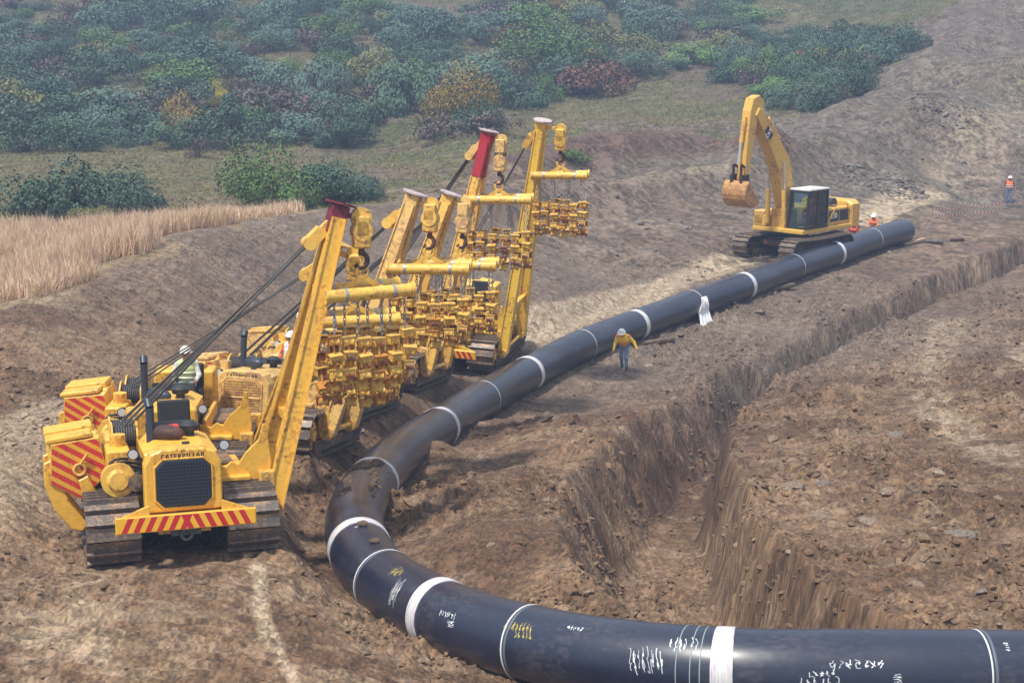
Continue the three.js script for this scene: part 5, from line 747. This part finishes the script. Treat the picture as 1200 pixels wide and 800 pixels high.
// ------------------------------------------------------------------ clods, stones, barrier tape, sheet on the pipe
function clodGeo(k) { const g = new THREE.IcosahedronGeometry(1, k < 4 ? 0 : 1), p = g.attributes.position; for (let i = 0; i < p.count; i++) { const x = p.getX(i), y = p.getY(i), z = p.getZ(i), s = 0.62 + 0.75 * vnoise(x * 1.7 + k * 7 + 20, y * 1.7 + z * 2.3 + 20, k); p.setXYZ(i, x * s * 1.15, y * s * 0.72, z * s); } g.computeVertexNormals(); return fin(g.index ? g.toNonIndexed() : g); }
const looseMat = std(lin(1, 1, 1), 0.95, { map: soilMap }), clodMat = std(lin(0.24, 0.16, 0.105), 0.95, { map: soilMap, bumpMap: soilBump, bumpScale: 0.03 });
{
  const clods = [], inTrench = (x, z) => inBox(trenchBox, x, z) && inside(trenchPoly, x, z);
  for (let k = 0; k < 64000; k++) {
    const d = 17 + 50 * Math.pow(rnd(), 1.5), x = rr(-0.42, 0.42) * d, z = -d, o = zones(x, z); if (o.reed || (x < 5 && d > 40 && rnd() < 0.9)) continue;
    const pt = fbm(x * 0.45, z * 0.45, 3, 91), keep = (o.road ? 0.15 : 0.7) * (1 - 0.85 * o.pale) * (0.15 + 1.4 * sm(0.38, 0.68, pt)); if (rnd() > keep) continue;
    if (inBox(pipeBox, x, z) && distLine(pipeLine, x, z) < 0.5) continue;
    const s = 0.014 + 0.075 * Math.pow(rnd(), 4) + (rnd() < 0.006 ? rr(0.04, 0.12) : 0), t = rr(0.75, 1.3) * 1.05, c = soilColor(x, z, o);
    clods.push([x, HG(x, z) + s * 0.12, z, s * rr(0.8, 1.4), s * rr(0.6, 1.0), rr(-0.5, 0.5), rr(-0.5, 0.5), s * rr(0.6, 1), c.map(q => q * t)]);
  }
  const n3 = Math.floor(clods.length / 2); scatter('soil_clods', 'loose clods of brown earth strewn over the worked ground', clodGeo(1), looseMat, clods.slice(0, n3)); scatter('soil_crumbs', 'smaller crumbs of brown earth strewn over the worked ground', clodGeo(2), looseMat, clods.slice(n3));
  // earth lying on the bend of the pipe
  const on = [], s0 = nearestS(at(425, 603, 30)), s1 = nearestS(at(440, 566, 33.3));
  for (let k = 0; k < 900; k++) { const s = mix(s0 - 0.5, s1 - 0.2, rnd()), a = (rnd() + rnd() - 1) * 0.75 - 0.15; if (vnoise(s * 1.6, a * 3, 3) < 0.42) continue; const f = pipeFrame(s), q = f.p.clone().addScaledVector(f.up, Math.cos(a) * PIPE_R).addScaledVector(f.side, -Math.sin(a) * PIPE_R), z = 0.02 + 0.06 * rnd() * rnd(); on.push([q.x, q.y + z * 0.25, q.z, z * 1.3, z * 0.8, 0, 0, z]); }
  scatter('spilled_earth', 'brown earth spilled over the bend of the pipe', clodGeo(3), clodMat, on);
  const lump = (px, py, d, r) => { const s = nearestS(at(px, py, d)), f = pipeFrame(s), m = new THREE.Mesh(clodGeo(5), clodMat); m.scale.set(r, r * 0.7, r); m.position.copy(f.p).addScaledVector(f.up, PIPE_R + r * 0.3); m.name = 'earth_lump'; tag(m, 'clod of earth resting on top of the pipe between two white bands', 'clod', 'clods on the pipe'); };
  lump(426, 648, 27.2, 0.10); lump(445, 672, 26.3, 0.09);
  // single stones one can make out
  const stoneMat = [std(lin(0.38, 0.31, 0.24), 0.85, { map: soilMap }), std(lin(0.30, 0.22, 0.16), 0.9, { map: soilMap }), std(lin(0.25, 0.205, 0.165), 0.9, { map: soilMap })], sg = [clodGeo(11), clodGeo(12), clodGeo(13)];
  for (const [px, py, w, m] of [[1050, 515, 22, 2], [1125, 632, 40, 2], [925, 578, 34, 1], [965, 572, 20, 2], [1018, 615, 30, 1], [960, 608, 24, 1], [1100, 560, 14, 0], [985, 540, 14, 1], [1160, 660, 16, 1], [925, 655, 12, 0], [563, 538, 12, 0], [512, 567, 11, 0], [487, 590, 16, 0], [535, 553, 12, 1], [636, 497, 26, 1], [423, 508, 12, 1], [790, 470, 12, 1], [890, 370, 14, 1], [760, 430, 12, 0], [1040, 590, 18, 1], [1075, 690, 20, 1], [690, 700, 14, 1], [575, 640, 12, 1], [1150, 700, 14, 2], [905, 520, 16, 1], [1005, 470, 14, 1], [1090, 420, 12, 1], [975, 430, 12, 1], [1130, 470, 12, 1], [1170, 590, 14, 1]]) {
    const p = groundAt(px, py), s = w * -p.z / FOCAL * 0.42, k = Math.floor(rnd() * 3), o = new THREE.Mesh(sg[k], stoneMat[m]); o.name = 'stone'; o.scale.set(s * 1.1, s * rr(0.6, 0.9), s); o.rotation.set(rr(-0.3, 0.3), rr(0, 6), rr(-0.3, 0.3)); o.position.set(p.x, HG(p.x, p.z) + s * 0.15, p.z);
    tag(o, ['pale stone lying on the earth', 'brown stone half buried', 'grey brown slab of rock'][m] + (px > 858 ? ' on the rough ground right of the trench' : py > 460 ? ' between the pipe bend and the trench' : ' beside the straight run of pipe'), 'stone', ['pale stones', 'brown stones', 'grey brown slabs'][m]);
  }
}
{ // heaps of broken rock on the bare slope
  const rub = []; for (const [px, py, n, r] of [[1035, 216, 260, 2.0], [1110, 128, 120, 2.0], [1140, 62, 60, 3], [985, 200, 90, 5], [700, 290, 160, 9], [830, 250, 120, 8], [1150, 180, 120, 7]]) { const p = groundAt(px, py); for (let k = 0; k < n; k++) { const a = rr(0, 6.28), q = r * Math.sqrt(rnd()), x = p.x + Math.cos(a) * q * 1.4, z = p.z + Math.sin(a) * q, s = 0.05 + 0.16 * rnd() * rnd() * rnd() * (r < 4 ? 1.6 : 1), t = rr(0.16, 0.3); rub.push([x, HG(x, z) + s * 0.2, z, s * 1.3, s, rr(-0.5, 0.5), rr(-0.5, 0.5), s, [t, t * 0.92, t * 0.84]]); } }
  scatter('rock_rubble', 'grey broken rock strewn on the bare slope behind the excavator', clodGeo(2), looseMat, rub);
}
{ // pale plastic sheet wrapped round the pipe, hanging down beside the trench
  const s0 = nearestS(at(815, 356, 60)), seg = 14, nn = 12, pos = [], idx = [];
  for (let j = 0; j <= nn; j++) for (let i = 0; i <= seg; i++) { const v = j / nn, wv = 0.35 + 0.75 * v, s = s0 - 0.2 * v + (i / seg - 0.5) * wv, f = pipeFrame(s), a = mix(0.95, 1.85, Math.min(1, v * 1.5)), fold = 0.05 * Math.sin(i * 1.9 + v * 4), q = f.p.clone().addScaledVector(f.up, Math.cos(a) * (PIPE_R + 0.03 + fold)).addScaledVector(f.side, Math.sin(a) * (PIPE_R + 0.03 + fold)); if (v > 0.66) { q.y -= (v - 0.66) * 2.0; q.addScaledVector(f.side, (v - 0.66) * 0.9); } pos.push(q.x, q.y, q.z); }
  for (let j = 0; j < nn; j++) for (let i = 0; i < seg; i++) { const a = j * (seg + 1) + i; idx.push(a, a + 1, a + seg + 1, a + 1, a + seg + 2, a + seg + 1); }
  const g = new THREE.BufferGeometry(); g.setAttribute('position', new THREE.Float32BufferAttribute(pos, 3)); g.setIndex(idx); g.computeVertexNormals(); const m = new THREE.Mesh(g, MAT.cloth); m.name = 'plastic_sheet'; tag(m, 'white plastic sheet hanging over the trench side of the pipe', 'sheet');
}
{ // barrier tape fence beyond the pipe end, and a scrap heap beside it
  const t = thing('tape_fence', 'sagging red and white barrier tape strung between thin stakes beyond the pipe end', 'fence');
  const tapeMat = std(lin(1, 1, 1), 0.6, { side: THREE.DoubleSide, map: canvasTex(256, 32, (g, w, h) => { g.fillStyle = '#e4d6cc'; g.fillRect(0, 0, w, h); g.fillStyle = '#c8563f'; for (let k = 0; k < 4; k++) g.fillRect(k * 64, 0, 30, h); }) });
  const stakes = [[1078, 282], [1092, 262], [1135, 258], [1172, 255], [1215, 252], [1260, 250]].map(a => { const p = groundAt(...a); p.y = HG(p.x, p.z); return p; });
  for (const s of stakes) part('stake', rod(s.clone().add(V(0, -0.1, 0)), s.clone().add(V(0.03, 0.95, 0)), 0.025, 6), MAT.wood, t);
  for (let k = 0; k + 1 < stakes.length; k++) for (const h of [0.5, 0.85]) {
    const a = stakes[k].clone().add(V(0, h, 0)), b = stakes[k + 1].clone().add(V(0, h, 0)), L = a.distanceTo(b), n = 8, pos = [], uv = [], idx = [];
    for (let i = 0; i <= n; i++) { const p = a.clone().lerp(b, i / n); p.y -= 0.22 * Math.sin(Math.PI * i / n); pos.push(p.x, p.y + 0.035, p.z + 0.005, p.x, p.y - 0.035, p.z - 0.005); uv.push(L * i / n, 1, L * i / n, 0); if (i) { const q = i * 2; idx.push(q - 2, q - 1, q, q, q - 1, q + 1); } }
    const g = new THREE.BufferGeometry(); g.setAttribute('position', new THREE.Float32BufferAttribute(pos, 3)); g.setAttribute('uv', new THREE.Float32BufferAttribute(uv, 2)); g.setIndex(idx); g.computeVertexNormals(); const m = new THREE.Mesh(g, tapeMat); m.name = 'barrier_tape'; t.add(m);
  }
  for (const [px, py, L, a, label, mat] of [[1072, 286, 1.6, 0.6, 'broken plank lying under the end of the pipe', MAT.wood], [1095, 286, 0.9, -0.4, 'pale timber offcut beside the pipe end', MAT.steel], [1122, 284, 0.7, 0.1, 'short rusty timber beside the pipe end', MAT.rust], [760, 405, 2.2, 0.35, 'grey timber skid on the ground under the pipe', MAT.mudPlate], [900, 342, 3.0, 0.5, 'long grey timber skid beside the pipe', MAT.mudPlate]]) { const p = groundAt(px, py), m = new THREE.Mesh(boxUV(rbox(L, 0.14, 0.24, 0.02, 0, 0, 0)), mat); m.position.set(p.x, HG(p.x, p.z) + 0.09, p.z); m.rotation.set(0.05, a, 0.06); m.name = 'timber'; tag(m, label, 'timber'); }
}
{ // jacket left on the engine hood of the front machine
  const m0 = scene.children.find(c => c.name === 'pipelayer'), pts = [], idx = [], n = 10;
  for (const [name, label, x, z, col, w] of [['work_jacket', 'crumpled red jacket lying on the hood of the black grille machine', 0.0, 0.48, [0.55, 0.04, 0.05], 0.34], ['rag', 'white rag beside the red jacket on the hood of the black grille machine', -0.26, 0.62, [0.7, 0.7, 0.72], 0.24]]) {
    const g = new THREE.SphereGeometry(w / 2, 14, 10), p = g.attributes.position; for (let i = 0; i < p.count; i++) { const s = 0.75 + 0.6 * vnoise(p.getX(i) * 14 + 40, p.getY(i) * 14 + p.getZ(i) * 11 + 40, 6); p.setXYZ(i, p.getX(i) * s, p.getY(i) * s * 0.62, p.getZ(i) * s); } g.computeVertexNormals();
    const o = new THREE.Mesh(g, std(lin(...col), 0.85)); o.name = name; o.position.copy(V(x, 2.11, z).applyMatrix4(m0.matrixWorld)); tag(o, label, name === 'rag' ? 'rag' : 'jacket');
  }
}
scene.traverse(o => { if (o.isMesh) { o.castShadow = true; o.receiveShadow = true; } });
renderer.render(scene, camera);
